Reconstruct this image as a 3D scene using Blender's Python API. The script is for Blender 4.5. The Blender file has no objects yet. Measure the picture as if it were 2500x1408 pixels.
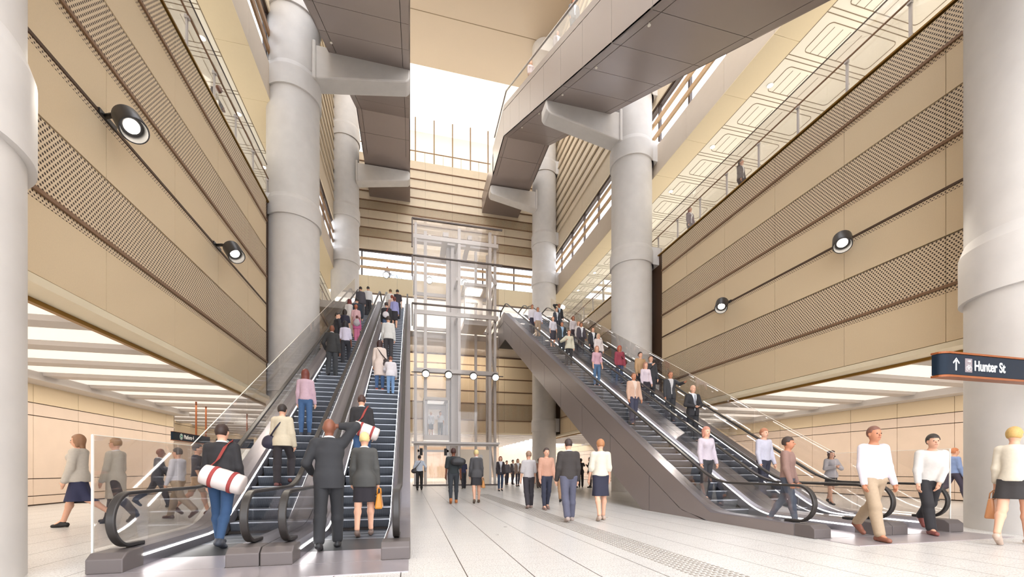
# Station hall with escalators, built object by object.  Units: metres.
# X to the right across the hall, Y along the hall away from the camera, Z up.
import bpy, math, random
import numpy as np
from mathutils import Vector, Matrix

random.seed(7)
SC = bpy.context.scene
COL = SC.collection
PI = math.pi
T30 = 0.577

# ------------------------------------------------------------------ materials
_mats = {}

def srgb(r, g, b):
    f = lambda c: (c / 255 / 12.92) if c / 255 <= 0.04045 else ((c / 255 + 0.055) / 1.055) ** 2.4
    return (f(r), f(g), f(b), 1.0)

def new_mat(name):
    m = bpy.data.materials.new(name)
    m.use_nodes = True
    nt = m.node_tree
    return m, nt, nt.nodes['Principled BSDF']

def plain(name, rgb, rough=0.6, metal=0.0, noise=0.0, nscale=8.0, spec=0.5, bump=0.0, clearcoat=0.0):
    """Painted / fabric / metal surface with slight procedural mottling."""
    if name in _mats:
        return _mats[name]
    m, nt, b = new_mat(name)
    c = srgb(*rgb)
    b.inputs['Base Color'].default_value = c
    b.inputs['Roughness'].default_value = rough
    b.inputs['Metallic'].default_value = metal
    b.inputs['Specular IOR Level'].default_value = spec
    tc = nt.nodes.new('ShaderNodeTexCoord')
    nz = nt.nodes.new('ShaderNodeTexNoise')
    nz.inputs['Scale'].default_value = nscale
    nz.inputs['Detail'].default_value = 5
    nt.links.new(tc.outputs['Object'], nz.inputs['Vector'])
    if noise > 0:
        mx = nt.nodes.new('ShaderNodeMix'); mx.data_type = 'RGBA'
        nt.links.new(nz.outputs['Fac'], mx.inputs[0])
        mx.inputs[6].default_value = tuple(x * (1 - noise) for x in c[:3]) + (1,)
        mx.inputs[7].default_value = tuple(min(1, x * (1 + noise)) for x in c[:3]) + (1,)
        nt.links.new(mx.outputs[2], b.inputs['Base Color'])
    if bump > 0:
        bp = nt.nodes.new('ShaderNodeBump')
        bp.inputs['Strength'].default_value = bump
        bp.inputs['Distance'].default_value = 0.02
        nt.links.new(nz.outputs['Fac'], bp.inputs['Height'])
        nt.links.new(bp.outputs['Normal'], b.inputs['Normal'])
    _mats[name] = m
    return m

def emit(name, rgb, strength):
    if name in _mats:
        return _mats[name]
    m, nt, b = new_mat(name)
    b.inputs['Base Color'].default_value = srgb(*rgb)
    b.inputs['Emission Color'].default_value = srgb(*rgb)
    b.inputs['Emission Strength'].default_value = strength
    _mats[name] = m
    return m

def glass(name, tint=(235, 235, 235), refl=0.10, haze=0.0, rough=0.02):
    """Thin sheet glass: clear, a little tinted, mirror reflection growing at grazing angles, optional frosting."""
    if name in _mats:
        return _mats[name]
    m = bpy.data.materials.new(name); m.use_nodes = True
    nt = m.node_tree; nt.nodes.clear()
    out = nt.nodes.new('ShaderNodeOutputMaterial')
    tr = nt.nodes.new('ShaderNodeBsdfTransparent'); tr.inputs[0].default_value = srgb(*tint)
    gl = nt.nodes.new('ShaderNodeBsdfGlossy'); gl.inputs['Roughness'].default_value = rough
    gl.inputs[0].default_value = (0.9, 0.9, 0.9, 1)
    lw = nt.nodes.new('ShaderNodeLayerWeight'); lw.inputs[0].default_value = 0.25
    mm = nt.nodes.new('ShaderNodeMath'); mm.operation = 'MULTIPLY_ADD'
    mm.inputs[1].default_value = 0.28; mm.inputs[2].default_value = refl * 0.4
    nt.links.new(lw.outputs['Fresnel'], mm.inputs[0])
    mx = nt.nodes.new('ShaderNodeMixShader')
    nt.links.new(mm.outputs[0], mx.inputs[0])
    nt.links.new(tr.outputs[0], mx.inputs[1]); nt.links.new(gl.outputs[0], mx.inputs[2])
    last = mx.outputs[0]
    if haze > 0:
        df = nt.nodes.new('ShaderNodeBsdfDiffuse'); df.inputs[0].default_value = srgb(200, 192, 185)
        m2 = nt.nodes.new('ShaderNodeMixShader'); m2.inputs[0].default_value = haze
        nt.links.new(last, m2.inputs[1]); nt.links.new(df.outputs[0], m2.inputs[2])
        last = m2.outputs[0]
    nt.links.new(last, out.inputs[0])
    _mats[name] = m
    return m

def math_node(nt, op, a, b=None, c=None):
    n = nt.nodes.new('ShaderNodeMath'); n.operation = op
    for i, v in enumerate((a, b, c)):
        if v is None:
            continue
        if isinstance(v, (int, float)):
            n.inputs[i].default_value = v
        else:
            nt.links.new(v, n.inputs[i])
    return n.outputs[0]

def perforated(name, rgb, hole, axis='Y', sx=0.085, sz=0.058, r=0.021):
    """Sheet metal with staggered round holes; world coordinates run along the wall and up."""
    if name in _mats:
        return _mats[name]
    m, nt, b = new_mat(name)
    b.inputs['Roughness'].default_value = 0.55
    tc = nt.nodes.new('ShaderNodeTexCoord')
    sp = nt.nodes.new('ShaderNodeSeparateXYZ'); nt.links.new(tc.outputs['Object'], sp.inputs[0])
    u = sp.outputs[axis]; v = sp.outputs['Z']
    row = math_node(nt, 'FLOOR', math_node(nt, 'DIVIDE', v, sz))
    odd = math_node(nt, 'MULTIPLY', math_node(nt, 'MODULO', row, 2.0), 0.5)
    fu = math_node(nt, 'SUBTRACT', math_node(nt, 'FRACT', math_node(nt, 'ADD', math_node(nt, 'DIVIDE', u, sx), odd)), 0.5)
    fv = math_node(nt, 'SUBTRACT', math_node(nt, 'FRACT', math_node(nt, 'DIVIDE', v, sz)), 0.5)
    du = math_node(nt, 'MULTIPLY', fu, sx); dv = math_node(nt, 'MULTIPLY', fv, sz)
    d = math_node(nt, 'SQRT', math_node(nt, 'ADD', math_node(nt, 'MULTIPLY', du, du), math_node(nt, 'MULTIPLY', dv, dv)))
    inside = math_node(nt, 'LESS_THAN', d, r)
    mx = nt.nodes.new('ShaderNodeMix'); mx.data_type = 'RGBA'
    nt.links.new(inside, mx.inputs[0])
    mx.inputs[6].default_value = srgb(*rgb); mx.inputs[7].default_value = srgb(*hole)
    nt.links.new(mx.outputs[2], b.inputs['Base Color'])
    _mats[name] = m
    return m

def floor_mat():
    m, nt, b = new_mat('white_granite_tiles')
    tc = nt.nodes.new('ShaderNodeTexCoord')
    sp = nt.nodes.new('ShaderNodeSeparateXYZ'); nt.links.new(tc.outputs['Object'], sp.inputs[0])
    def joint(o, period, off, half):
        f = math_node(nt, 'FRACT', math_node(nt, 'DIVIDE', math_node(nt, 'ADD', o, off), period))
        f = math_node(nt, 'ABSOLUTE', math_node(nt, 'SUBTRACT', f, 0.5))
        return math_node(nt, 'GREATER_THAN', f, 0.5 - half / period)
    jx = joint(sp.outputs['X'], 0.7, 100 * 0.7 - 0.6, 0.006)
    jy = joint(sp.outputs['Y'], 0.35, 35.0, 0.0022)
    n1 = nt.nodes.new('ShaderNodeTexNoise'); n1.inputs['Scale'].default_value = 55; n1.inputs['Detail'].default_value = 4
    nt.links.new(tc.outputs['Object'], n1.inputs['Vector'])
    n2 = nt.nodes.new('ShaderNodeTexNoise'); n2.inputs['Scale'].default_value = 0.9
    nt.links.new(tc.outputs['Object'], n2.inputs['Vector'])
    r1 = nt.nodes.new('ShaderNodeValToRGB')
    r1.color_ramp.elements[0].position = 0.30; r1.color_ramp.elements[0].color = srgb(158, 148, 140)
    r1.color_ramp.elements[1].position = 0.52; r1.color_ramp.elements[1].color = srgb(212, 209, 205)
    nt.links.new(n1.outputs['Fac'], r1.inputs[0])
    mj = nt.nodes.new('ShaderNodeMix'); mj.data_type = 'RGBA'
    nt.links.new(math_node(nt, 'MULTIPLY', jy, 0.6), mj.inputs[0])
    nt.links.new(r1.outputs[0], mj.inputs[6]); mj.inputs[7].default_value = srgb(110, 100, 92)
    mk = nt.nodes.new('ShaderNodeMix'); mk.data_type = 'RGBA'
    nt.links.new(jx, mk.inputs[0]); nt.links.new(mj.outputs[2], mk.inputs[6]); mk.inputs[7].default_value = srgb(72, 60, 52)
    nt.links.new(mk.outputs[2], b.inputs['Base Color'])
    b.inputs['Roughness'].default_value = 0.32
    nt.links.new(math_node(nt, 'MULTIPLY_ADD', n2.outputs['Fac'], 0.2, 0.22), b.inputs['Roughness'])
    b.inputs['Specular IOR Level'].default_value = 0.45
    return m

def step_mat():
    m, nt, b = new_mat('escalator_step_metal')
    tc = nt.nodes.new('ShaderNodeTexCoord')
    sp = nt.nodes.new('ShaderNodeSeparateXYZ'); nt.links.new(tc.outputs['Object'], sp.inputs[0])
    f = math_node(nt, 'FRACT', math_node(nt, 'DIVIDE', sp.outputs['X'], 0.018))
    g = math_node(nt, 'GREATER_THAN', f, 0.5)
    mx = nt.nodes.new('ShaderNodeMix'); mx.data_type = 'RGBA'
    nt.links.new(g, mx.inputs[0]); mx.inputs[6].default_value = srgb(96, 100, 108); mx.inputs[7].default_value = srgb(66, 70, 78)
    nt.links.new(mx.outputs[2], b.inputs['Base Color'])
    b.inputs['Roughness'].default_value = 0.45; b.inputs['Metallic'].default_value = 0.3
    return m

M = {}
M['tan'] = plain('tan_wall_panel', (229, 206, 170), 0.6, noise=0.05, nscale=40)
M['tan_back'] = plain('pale_tan_panel', (226, 208, 180), 0.6, noise=0.05, nscale=3)
M['peach'] = plain('peach_stone_panel', (228, 204, 182), 0.5, noise=0.06, nscale=2)
M['perf'] = perforated('perforated_tan_sheet', (228, 206, 174), (66, 48, 34), 'Y')
M['perf_x'] = perforated('perforated_tan_sheet_back', (210, 188, 156), (60, 46, 34), 'X')
M['perf_small'] = perforated('perforated_tan_strip', (228, 205, 172), (66, 48, 34), 'Y', sx=0.075, sz=0.05, r=0.016)
M['groove'] = plain('dark_bronze_groove', (84, 62, 46), 0.55)
M['bronze_rail'] = plain('bronze_rail', (142, 110, 84), 0.45, metal=0.2)
M['brass'] = plain('brass_edge', (150, 112, 48), 0.35, metal=0.6)
M['cream'] = plain('cream_soffit', (240, 226, 196), 0.6, noise=0.02)
M['yellow'] = plain('warm_yellow_soffit', (234, 216, 180), 0.6, noise=0.02)
M['pinkish'] = plain('spandrel_stone', (216, 200, 180), 0.6, noise=0.03, nscale=3)
M['white'] = plain('white_plaster', (244, 238, 226), 0.7, noise=0.01)
M['ceil_beige'] = plain('beige_ceiling_panel', (194, 177, 155), 0.45, noise=0.02, nscale=0.7)
M['tile_white'] = plain('white_ceiling_tile', (246, 240, 224), 0.55)
M['line'] = plain('dark_shadow_gap', (140, 122, 98), 0.7)
M['concrete'] = plain('pale_concrete', (216, 211, 206), 0.62, noise=0.10, nscale=2.2, bump=0.12)
M['beam'] = plain('grey_ceiling_beam', (204, 196, 188), 0.6)
M['clad'] = plain('grey_brown_metal_cladding', (142, 132, 130), 0.36, metal=0.4, noise=0.04, nscale=1.5)
M['clad_light'] = plain('pale_metal_fascia', (172, 162, 157), 0.38, metal=0.25, noise=0.02, nscale=1)
M['soffit_dark'] = plain('bronze_soffit_panel', (152, 139, 134), 0.36, metal=0.35, noise=0.08, nscale=0.6)
M['deck'] = plain('brushed_deck_metal', (150, 146, 152), 0.3, metal=0.8, noise=0.05, nscale=20)
M['deck_dark'] = plain('dark_deck_metal', (88, 84, 88), 0.35, metal=0.5)
M['boxend'] = plain('grey_newel_box', (106, 98, 96), 0.45, metal=0.3)
M['rubber'] = plain('black_handrail_rubber', (48, 44, 42), 0.38)
M['nosing'] = plain('step_nosing', (176, 180, 188), 0.35, metal=0.5)
M['plate'] = plain('steel_landing_plate', (196, 188, 192), 0.3, metal=0.65, noise=0.05, nscale=3)
M['comb'] = plain('dark_comb_plate', (70, 70, 72), 0.45, metal=0.4)
M['steel'] = plain('painted_steel_frame', (204, 196, 190), 0.45, metal=0.15)
M['steel_dark'] = plain('dark_frame_metal', (92, 80, 74), 0.4, metal=0.4)
M['wood'] = plain('timber_batten', (206, 170, 128), 0.5, noise=0.08, nscale=5)
M['brown_batten'] = plain('brown_timber_batten', (150, 116, 82), 0.5, noise=0.08, nscale=5)
M['lamp_body'] = plain('dark_grey_lamp_body', (70, 68, 68), 0.35, metal=0.5)
M['sign'] = plain('navy_sign_face', (9, 26, 42), 0.5, spec=0.2)
M['sign_edge'] = plain('copper_sign_edge', (140, 74, 30), 0.4, metal=0.3)
M['sign_white'] = plain('white_sign_paint', (250, 250, 246), 0.5)
M['sign_grey'] = plain('grey_pictogram_panel', (128, 118, 122), 0.5)
M['teal'] = plain('teal_sign_paint', (0, 150, 130), 0.5)
M['led'] = emit('white_led_strip', (255, 252, 250), 9.0)
M['lens'] = emit('lit_lamp_lens', (255, 246, 230), 9.0)
M['panel_light'] = emit('luminous_ceiling_panel', (255, 248, 240), 0.37)
M['sky_glazing'] = emit('glowing_skylight_glazing', (255, 248, 234), 0.62)
M['glass'] = glass('clear_balustrade_glass', (253, 253, 253), 0.08)
M['glass_screen'] = glass('tall_screen_glass', (252, 251, 250), 0.08, haze=0.02)
M['glass_lift'] = glass('lift_shaft_glass', (252, 250, 248), 0.05, haze=0.018)
M['glass_win'] = glass('window_glass', (252, 253, 255), 0.05)
M['floor'] = floor_mat()
M['step'] = step_mat()
M['tactile'] = plain('tactile_dot', (150, 142, 134), 0.5)
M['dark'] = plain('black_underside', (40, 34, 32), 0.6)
M['skin1'] = plain('skin_light', (224, 172, 144), 0.55)
M['skin2'] = plain('skin_brown', (128, 78, 58), 0.5)
M['skin3'] = plain('skin_tan', (190, 128, 96), 0.55)

def colour(rgb, rough=0.8):
    g_ = sum(rgb) / 3
    rgb = tuple(int(round((g_ + (c - g_) * 0.82) * 0.95)) for c in rgb)
    return plain('fabric_%d_%d_%d' % tuple(rgb), rgb, rough, noise=0.10, nscale=25)

# ------------------------------------------------------------------ objects
def props(o, label=None, cat=None, group=None, kind=None):
    if label: o['label'] = label
    if cat: o['category'] = cat
    if group: o['group'] = group
    if kind: o['kind'] = kind
    return o

def empty(name, loc, label=None, cat=None, group=None, rz=0.0, kind=None):
    o = bpy.data.objects.new(name, None)
    o.empty_display_size = 0.2
    o.location = loc; o.rotation_euler = (0, 0, rz)
    COL.objects.link(o)
    return props(o, label, cat, group, kind)

class MB:
    """Collects shapes into one mesh."""
    def __init__(s):
        s.v = []; s.f = []; s.m = []
    def add(s, vs, fs, mi=0):
        n = len(s.v)
        s.v += [tuple(p) for p in vs]
        s.f += [tuple(i + n for i in f) for f in fs]
        s.m += [mi] * len(fs)
        return s
    def box(s, a, b, mi=0):
        x0, y0, z0 = (min(a[i], b[i]) for i in range(3)); x1, y1, z1 = (max(a[i], b[i]) for i in range(3))
        return s.add([(x0,y0,z0),(x1,y0,z0),(x1,y1,z0),(x0,y1,z0),(x0,y0,z1),(x1,y0,z1),(x1,y1,z1),(x0,y1,z1)],
              [(0,3,2,1),(4,5,6,7),(0,1,5,4),(1,2,6,5),(2,3,7,6),(3,0,4,7)], mi)
    def prism(s, poly, axis, a, b, mi=0):
        """poly: list of 2-D points in the plane normal to axis ('x': (y,z), 'y': (x,z), 'z': (x,y))."""
        def P(p, t):
            return {'x': (t, p[0], p[1]), 'y': (p[0], t, p[1]), 'z': (p[0], p[1], t)}[axis]
        n = len(poly)
        vs = [P(p, a) for p in poly] + [P(p, b) for p in poly]
        fs = [tuple(range(n)), tuple(range(2 * n - 1, n - 1, -1))]
        fs += [(i, i + n, (i + 1) % n + n, (i + 1) % n) for i in range(n)]
        return s.add(vs, fs, mi)
    def strip(s, path, thick, a, b, axis='x', mi=0):
        """A band of given thickness following a 2-D path, as wide as a..b along the axis."""
        n = len(path); up = []; lo = []
        for i, p in enumerate(path):
            q0 = path[max(0, i - 1)]; q1 = path[min(n - 1, i + 1)]
            dx, dz = q1[0] - q0[0], q1[1] - q0[1]
            L = math.hypot(dx, dz) or 1
            nx, nz = -dz / L * thick / 2, dx / L * thick / 2
            up.append((p[0] + nx, p[1] + nz)); lo.append((p[0] - nx, p[1] - nz))
        def P(p, t):
            return {'x': (t, p[0], p[1]), 'y': (p[0], t, p[1]), 'z': (p[0], p[1], t)}[axis]
        vs = []
        for i in range(n):
            vs += [P(up[i], a), P(up[i], b), P(lo[i], b), P(lo[i], a)]
        fs = []
        for i in range(n - 1):
            k = 4 * i
            for j in range(4):
                fs.append((k + j, k + (j + 1) % 4, k + 4 + (j + 1) % 4, k + 4 + j))
        fs += [(3, 2, 1, 0), (4*n-4, 4*n-3, 4*n-2, 4*n-1)]
        return s.add(vs, fs, mi)
    def tube(s, pts, r, seg=10, mi=0, cap=True):
        pts = [Vector(p) for p in pts]
        rs = r if isinstance(r, (list, tuple)) else [r] * len(pts)
        vs = []; fs = []
        ref = None
        for i, p in enumerate(pts):
            d = (pts[min(i + 1, len(pts) - 1)] - pts[max(0, i - 1)]).normalized()
            if ref is None:
                ref = Vector((0, 0, 1)) if abs(d.z) < 0.9 else Vector((1, 0, 0))
            u = d.cross(ref).normalized(); w = u.cross(d).normalized(); ref = w
            for k in range(seg):
                t = 2 * PI * k / seg
                vs.append(p + (u * math.cos(t) + w * math.sin(t)) * rs[i])
        for i in range(len(pts) - 1):
            for k in range(seg):
                a = i * seg + k; b = i * seg + (k + 1) % seg
                fs.append((a, b, b + seg, a + seg))
        if cap:
            fs.append(tuple(reversed(range(seg)))); fs.append(tuple(range(len(vs) - seg, len(vs))))
        return s.add(vs, fs, mi)
    def disc(s, c, n, r, seg=24, mi=0):
        c = Vector(c); n = Vector(n).normalized()
        u = n.orthogonal().normalized(); w = n.cross(u)
        vs = [c + (u * math.cos(2*PI*k/seg) + w * math.sin(2*PI*k/seg)) * r for k in range(seg)]
        return s.add(vs, [tuple(range(seg))], mi)
    def build(s, name, mats, parent=None, smooth=False, bevel=0.0, origin=None):
        me = bpy.data.meshes.new(name)
        o3 = Vector(origin) if origin is not None else None
        vs = s.v if o3 is None else [tuple(Vector(p) - o3) for p in s.v]
        me.from_pydata(vs, [], s.f)
        if not isinstance(mats, (list, tuple)):
            mats = [mats]
        for m in mats:
            me.materials.append(m)
        if len(mats) > 1:
            me.polygons.foreach_set('material_index', s.m)
        # make normals consistent
        import bmesh
        bm = bmesh.new(); bm.from_mesh(me); bmesh.ops.recalc_face_normals(bm, faces=bm.faces); bm.to_mesh(me); bm.free()
        if smooth:
            me.polygons.foreach_set('use_smooth', [True] * len(me.polygons))
        o = bpy.data.objects.new(name, me)
        COL.objects.link(o)
        if o3 is not None:
            o.location = o3
        if parent is not None:
            o.parent = parent
            o.location = (Vector(o.location) - Vector(parent.location))
            if parent.rotation_euler.z:
                o.rotation_euler = (0, 0, 0)
        if bevel > 0:
            b = o.modifiers.new('edge', 'BEVEL'); b.width = bevel; b.segments = 2; b.limit_method = 'ANGLE'; b.angle_limit = 0.6
        if smooth and bevel == 0:
            pass
        return o

def struct(name, mb, mats, parent=None, **kw):
    o = mb.build(name, mats, parent, **kw)
    if parent is None:
        o['kind'] = 'structure'
    return o

def smooth_by_angle(o, ang=0.7):
    me = o.data
    me.polygons.foreach_set('use_smooth', [True] * len(me.polygons))
    me.set_sharp_from_angle(angle=ang)
    return o

def child(name, mb, mats, parent, **kw):
    """Part built in world coordinates, parented with its place kept (parents are Empties without rotation or scale)."""
    return mb.build(name, mats, parent, **kw)

def sub(o, part):
    """Make o a sub-part of part (both built under the same Empty)."""
    o.location = Vector(o.location) - Vector(part.location)
    o.parent = part
    return o

def copy_obj(o, parent=None, loc=None):
    c = o.copy(); COL.objects.link(c)
    c.parent = parent if parent is not None else o.parent
    if loc is not None: c.location = loc
    return c

# ================================================================== THE HALL
XL, XR = -5.75, 12.6            # atrium wall faces
YB = 38.5                       # back wall face
ZS, ZG = 4.1, 12.3              # soffit height, gallery edge height
GC = 16.65                      # gallery ceiling
COLY = [5.2, 20.2, 35.2]
CXL, CXR, CR = -5.0, 11.5, 1.05
TOP = 38.3

struct('floor', MB().box((-18, -8, -0.3), (26, 72, 0.0)), M['floor'])

# ---- tactile strip set into the floor along the hall
mb = MB()
for i in range(8):
    for j in range(210):
        x = 2.98 + i * 0.075; y = 3.6 + j * 0.075
        mb.box((x, y, 0.0), (x + 0.035, y + 0.035, 0.006))
o = mb.build('tactile_paving', M['tactile'])
props(o, 'strip of small raised tactile studs running along the white floor', 'tactile paving')

# ---- side walls of the atrium: dark backing, tan panels, perforated bands, rails
SEAMS = [7.34 + 2.44 * k for k in range(-6, 14)]
ROWS = [(4.24, 5.42, 'tan'), (5.425, 5.54, 'perf_small'), (5.62, 6.78, 'perf'), (6.82, 7.82, 'tan'), (7.825, 7.92, 'perf_small'),
        (7.99, 8.92, 'tan'), (8.925, 9.04, 'perf_small'), (9.12, 10.20, 'perf'), (10.24, 11.22, 'tan'), (11.225, 11.34, 'perf_small'), (11.42, 12.24, 'perf')]

def bay_ranges(y0, y1, seams):
    ys = [y0] + [s for s in seams if y0 + 0.1 < s < y1 - 0.1] + [y1]
    return list(zip(ys[:-1], ys[1:]))

def side_wall(side, x, out):
    back = struct('wall_' + side, MB().box((x - out * 0.06, -6, ZS), (x - out * 0.40, YB, ZG)), M['groove'])
    bays = [(-6, COLY[0] - 1.12), (COLY[0] + 1.12, COLY[1] - 1.12), (COLY[1] + 1.12, COLY[2] - 1.12), (COLY[2] + 1.12, YB)]
    byrow = {'tan': MB(), 'perf': MB(), 'perf_small': MB()}
    rails = MB(); dark = MB()
    for (b0, b1) in bays:
        for (y0, y1) in bay_ranges(b0, b1, SEAMS):
            for (z0, z1, k) in ROWS:
                byrow[k].box((x - out * 0.06, y0 + 0.006, z0), (x, y1 - 0.006, z1))
        for z in (5.58, 9.08, 11.38):
            rails.box((x - out * 0.06, b0, z - 0.035), (x + out * 0.045, b1, z + 0.035))
        dark.box((x - out * 0.06, b0, 7.925), (x + out * 0.02, b1, 7.985))
    for k, nm in (('tan', 'panel'), ('perf', 'perforated_band'), ('perf_small', 'perforated_strip')):
        byrow[k].build(nm, M[k], back)
    rails.build('rail', M['bronze_rail'], back)
    dark.build('lamp_track', M['groove'], back)
    # cream soffit edge under the wall, brass line along the gallery edge
    t = struct('trim_1' if side == 'left' else 'trim_2',
               MB().box((x - out * 0.55, -6, ZS - 0.02), (x + out * 0.02, YB, ZS + 0.12)), M['cream'])
    MB().box((x - out * 0.60, -6, ZS - 0.10), (x - out * 0.50, YB, ZS - 0.02)).build('brass_line', M['brass'], t)
    t = struct('trim_3' if side == 'left' else 'trim_4',
               MB().box((x - out * 0.40, -6, ZG), (x + out * 0.03, YB, ZG + 0.05)), M['brass'])

side_wall('left', XL, 1)
side_wall('right', XR, -1)

# ---- upper parts of the side walls, above the galleries
def upper_wall(side, x, out, n0):
    # spandrel with the yellow soffit, window band with battens, planked wall above
    s = struct('wall_%s_spandrel' % side, MB().box((x, -6, GC), (x - out * 0.5, YB, 18.1)), M['groove'])
    p = MB(); q = MB()
    for (y0, y1) in bay_ranges(-6, YB, SEAMS):
        p.box((x - out * 0.05, y0 + 0.006, GC + 0.01), (x + out * 0.03, y1 - 0.006, 18.12))
        q.box((x + out * 0.03, y0 + 0.006, GC - 0.03), (x - out * 1.08, y1 - 0.006, GC + 0.005))
    p.build('stone_panel', M['pinkish'], s); q.build('soffit_panel', M['yellow'], s)
    up = struct('wall_%s_upper' % side, MB().box((x - out * 0.03, -6, 20.35), (x - out * 0.4, YB, TOP)), M['groove'])
    p = MB(); r = MB()
    for (y0, y1) in bay_ranges(-6, YB, SEAMS):
        z = 20.36
        p.box((x - out * 0.03, y0 + 0.005, z), (x + out * 0.03, y1 - 0.005, 21.7)); z = 21.75
        while z < TOP - 0.2:
            p.add([(x, y0 + 0.005, z), (x, y1 - 0.005, z), (x + out * 0.11, y1 - 0.005, z + 0.02), (x + out * 0.11, y0 + 0.005, z + 0.02),
                   (x, y0 + 0.005, z + 0.74), (x, y1 - 0.005, z + 0.74)],
                  [(0, 1, 2, 3), (3, 2, 5, 4), (0, 3, 4), (1, 5, 2)])
            z += 0.80
    p.build('plank_panel', M['tan_back'], up)
    # window band
    w = struct('window_%d' % n0, MB().box((x - out * 0.22, -6, 18.1), (x - out * 0.24, YB, 20.35)), M['glass_win'])
    f = MB()
    for z in (18.12, 20.30):
        f.box((x - out * 0.12, -6, z), (x - out * 0.26, YB, z + 0.07))
    for sy in SEAMS:
        f.box((x - out * 0.12, sy - 0.06, 18.1), (x - out * 0.26, sy + 0.06, 20.35))
    f.build('mullion_frame', M['steel_dark'], w)
    b = MB()
    for z in (18.62, 19.35):
        b.box((x + out * 0.03, -6, z), (x - out * 0.06, YB, z + 0.24))
    b.build('batten', M['wood'] if side == 'right' else M['brown_batten'], w)
    if side == 'left':
        MB().box((x - out * 1.5, -6, 17.9), (x - out * 1.6, 20.0, 20.6)).build('daylight_block', M['brown_batten'], w)  # brown sheet put in behind the left windows to hide daylight

upper_wall('left', XL, 1, 1)
upper_wall('right', XR, -1, 2)

# ---- galleries behind the parapets
def gallery(side, x, out):
    xo = x - out * 6.4
    fl = struct('floor_gallery_' + side, MB().box((x - out * 0.41, -6, 11.75), (xo, 52, 12.2)), M['beam'])
    struct('wall_gallery_' + side, MB().box((xo, -6, 12.2), (xo - out * 0.3, 52, GC + 0.3)), M['white'])
    c = struct('ceiling_gallery_' + side, MB().box((x - out * 1.1, -6, GC), (xo, 52, GC + 0.25)), M['tile_white'])
    ln = MB()
    z0, z1 = GC - 0.012, GC
    pitch = 1.65
    xa, xb = x - out * 1.12, xo
    y = -5.3
    while y < 38:
        for dy in (-0.16, 0.0):
            ln.box((xa, y + dy, z0), (xb, y + dy + 0.022, z1))
        # rounded panel outline
        c0, c1 = x - out * 1.55, x - out * 4.6
        a0, a1 = y + 0.22, y + pitch - 0.36
        lo, hi = min(c0, c1), max(c0, c1)
        R = 0.16; path = []
        for (cx, cy, t0) in ((hi - R, a1 - R, 0), (lo + R, a1 - R, 90), (lo + R, a0 + R, 180), (hi - R, a0 + R, 270)):
            for k in range(5):
                t = math.radians(t0 + 22.5 * k); path.append((cx + R * math.cos(t), cy + R * math.sin(t)))
        path.append(path[0])
        ln.strip(path, 0.018, z0 - 0.004, z1, axis='z')
        for fx in (0.10, 0.22, 0.34, 0.5):
            xx = c0 + (c1 - c0) * fx
            ln.box((xx - 0.006, a0 + 0.12, z0), (xx + 0.006, a1, z1))
        y += pitch
    ln.box((xa, -6, z0 - 0.01), (xa + out * 0.03, 38.4, z1))
    ln.build('panel_joint', M['line'], c)
    return c

gallery('left', XL, 1)
gallery('right', XR, -1)

# ---- side concourses under the galleries
def peach_wall(name, x, out, y0, y1, seam0, pitch, ztop=4.3):
    back = struct(name, MB().box((x - out * 0.04, y0, 0), (x - out * 0.3, y1, ztop)), M['groove'])
    p = MB(); d = MB()
    zs = [0.03, 0.31, 0.86, 2.87, 3.27, 3.93, ztop]
    ys = [y0] + [seam0 + pitch * k for k in range(-30, 60) if y0 + 0.1 < seam0 + pitch * k < y1 - 0.1] + [y1]
    for a, b in zip(ys[:-1], ys[1:]):
        for za, zb in zip(zs[:-1], zs[1:]):
            (p if zb < 3.3 else d).box((x - out * 0.04, a + 0.008, za + 0.014), (x, b - 0.008, zb - 0.014))
    p.build('stone_panel', M['peach'], back)
    d.build('upper_panel', M['tan'], back)
    return back

peach_wall('wall_left_concourse', -11.6, 1, -6, 24.6, 18.3, 1.85)
struct('wall_left_corner', MB().box((-11.9, 24.6, 0), (-11.6, 24.62, 4.3)).box((-14, 24.55, 0), (-11.6, 24.6, 4.3)), M['peach'])
peach_wall('wall_left_passage', -13.8, 1, 24.6, 70, 26.0, 2.6)
peach_wall('wall_right_concourse', 19.5, -1, -6, 70, 11.1, 1.87)

def concourse_ceiling(name, x0, x1, y0, y1, z, beam_dir=0.0):
    c = struct(name, MB().box((x0, y0, z), (x1, y1, z + 0.12)), M['panel_light'])
    y = y0 + 0.6
    xm = (x0 + x1) / 2
    first = None
    while y < y1 - 0.6:
        if first is None:
            b = MB().prism([(-0.30, 0.0), (0.30, 0.0), (0.25, -0.10), (-0.25, -0.10)], 'x', x0, x1).build('ceiling_beam', M['beam'], c)
            first = b
        else:
            b = copy_obj(first, c)
        b.location = (0, y, z)
        y += 1.95
    return c

concourse_ceiling('ceiling_concourse_left', -13.8, XL - 0.55, -6, 44, 4.12)
concourse_ceiling('ceiling_concourse_right', XR + 0.55, 19.5, -6, 44, 4.12)
concourse_ceiling('ceiling_concourse_back', XL - 0.4, XR + 0.4, YB + 0.4, 62, 4.55)
struct('wall_back_concourse', MB().box((-18, 62, 0), (26, 62.3, 4.7)), M['peach'])
# long grey trims along the far walls of the concourses
for i, (xa, xb) in enumerate(((-11.6, -10.9), (18.8, 19.5))):
    struct('trim_%d' % (5 + i), MB().box((xa, -6, 3.86), (xb, 24.5 if i == 0 else 44, 4.1)), M['beam'])

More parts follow.
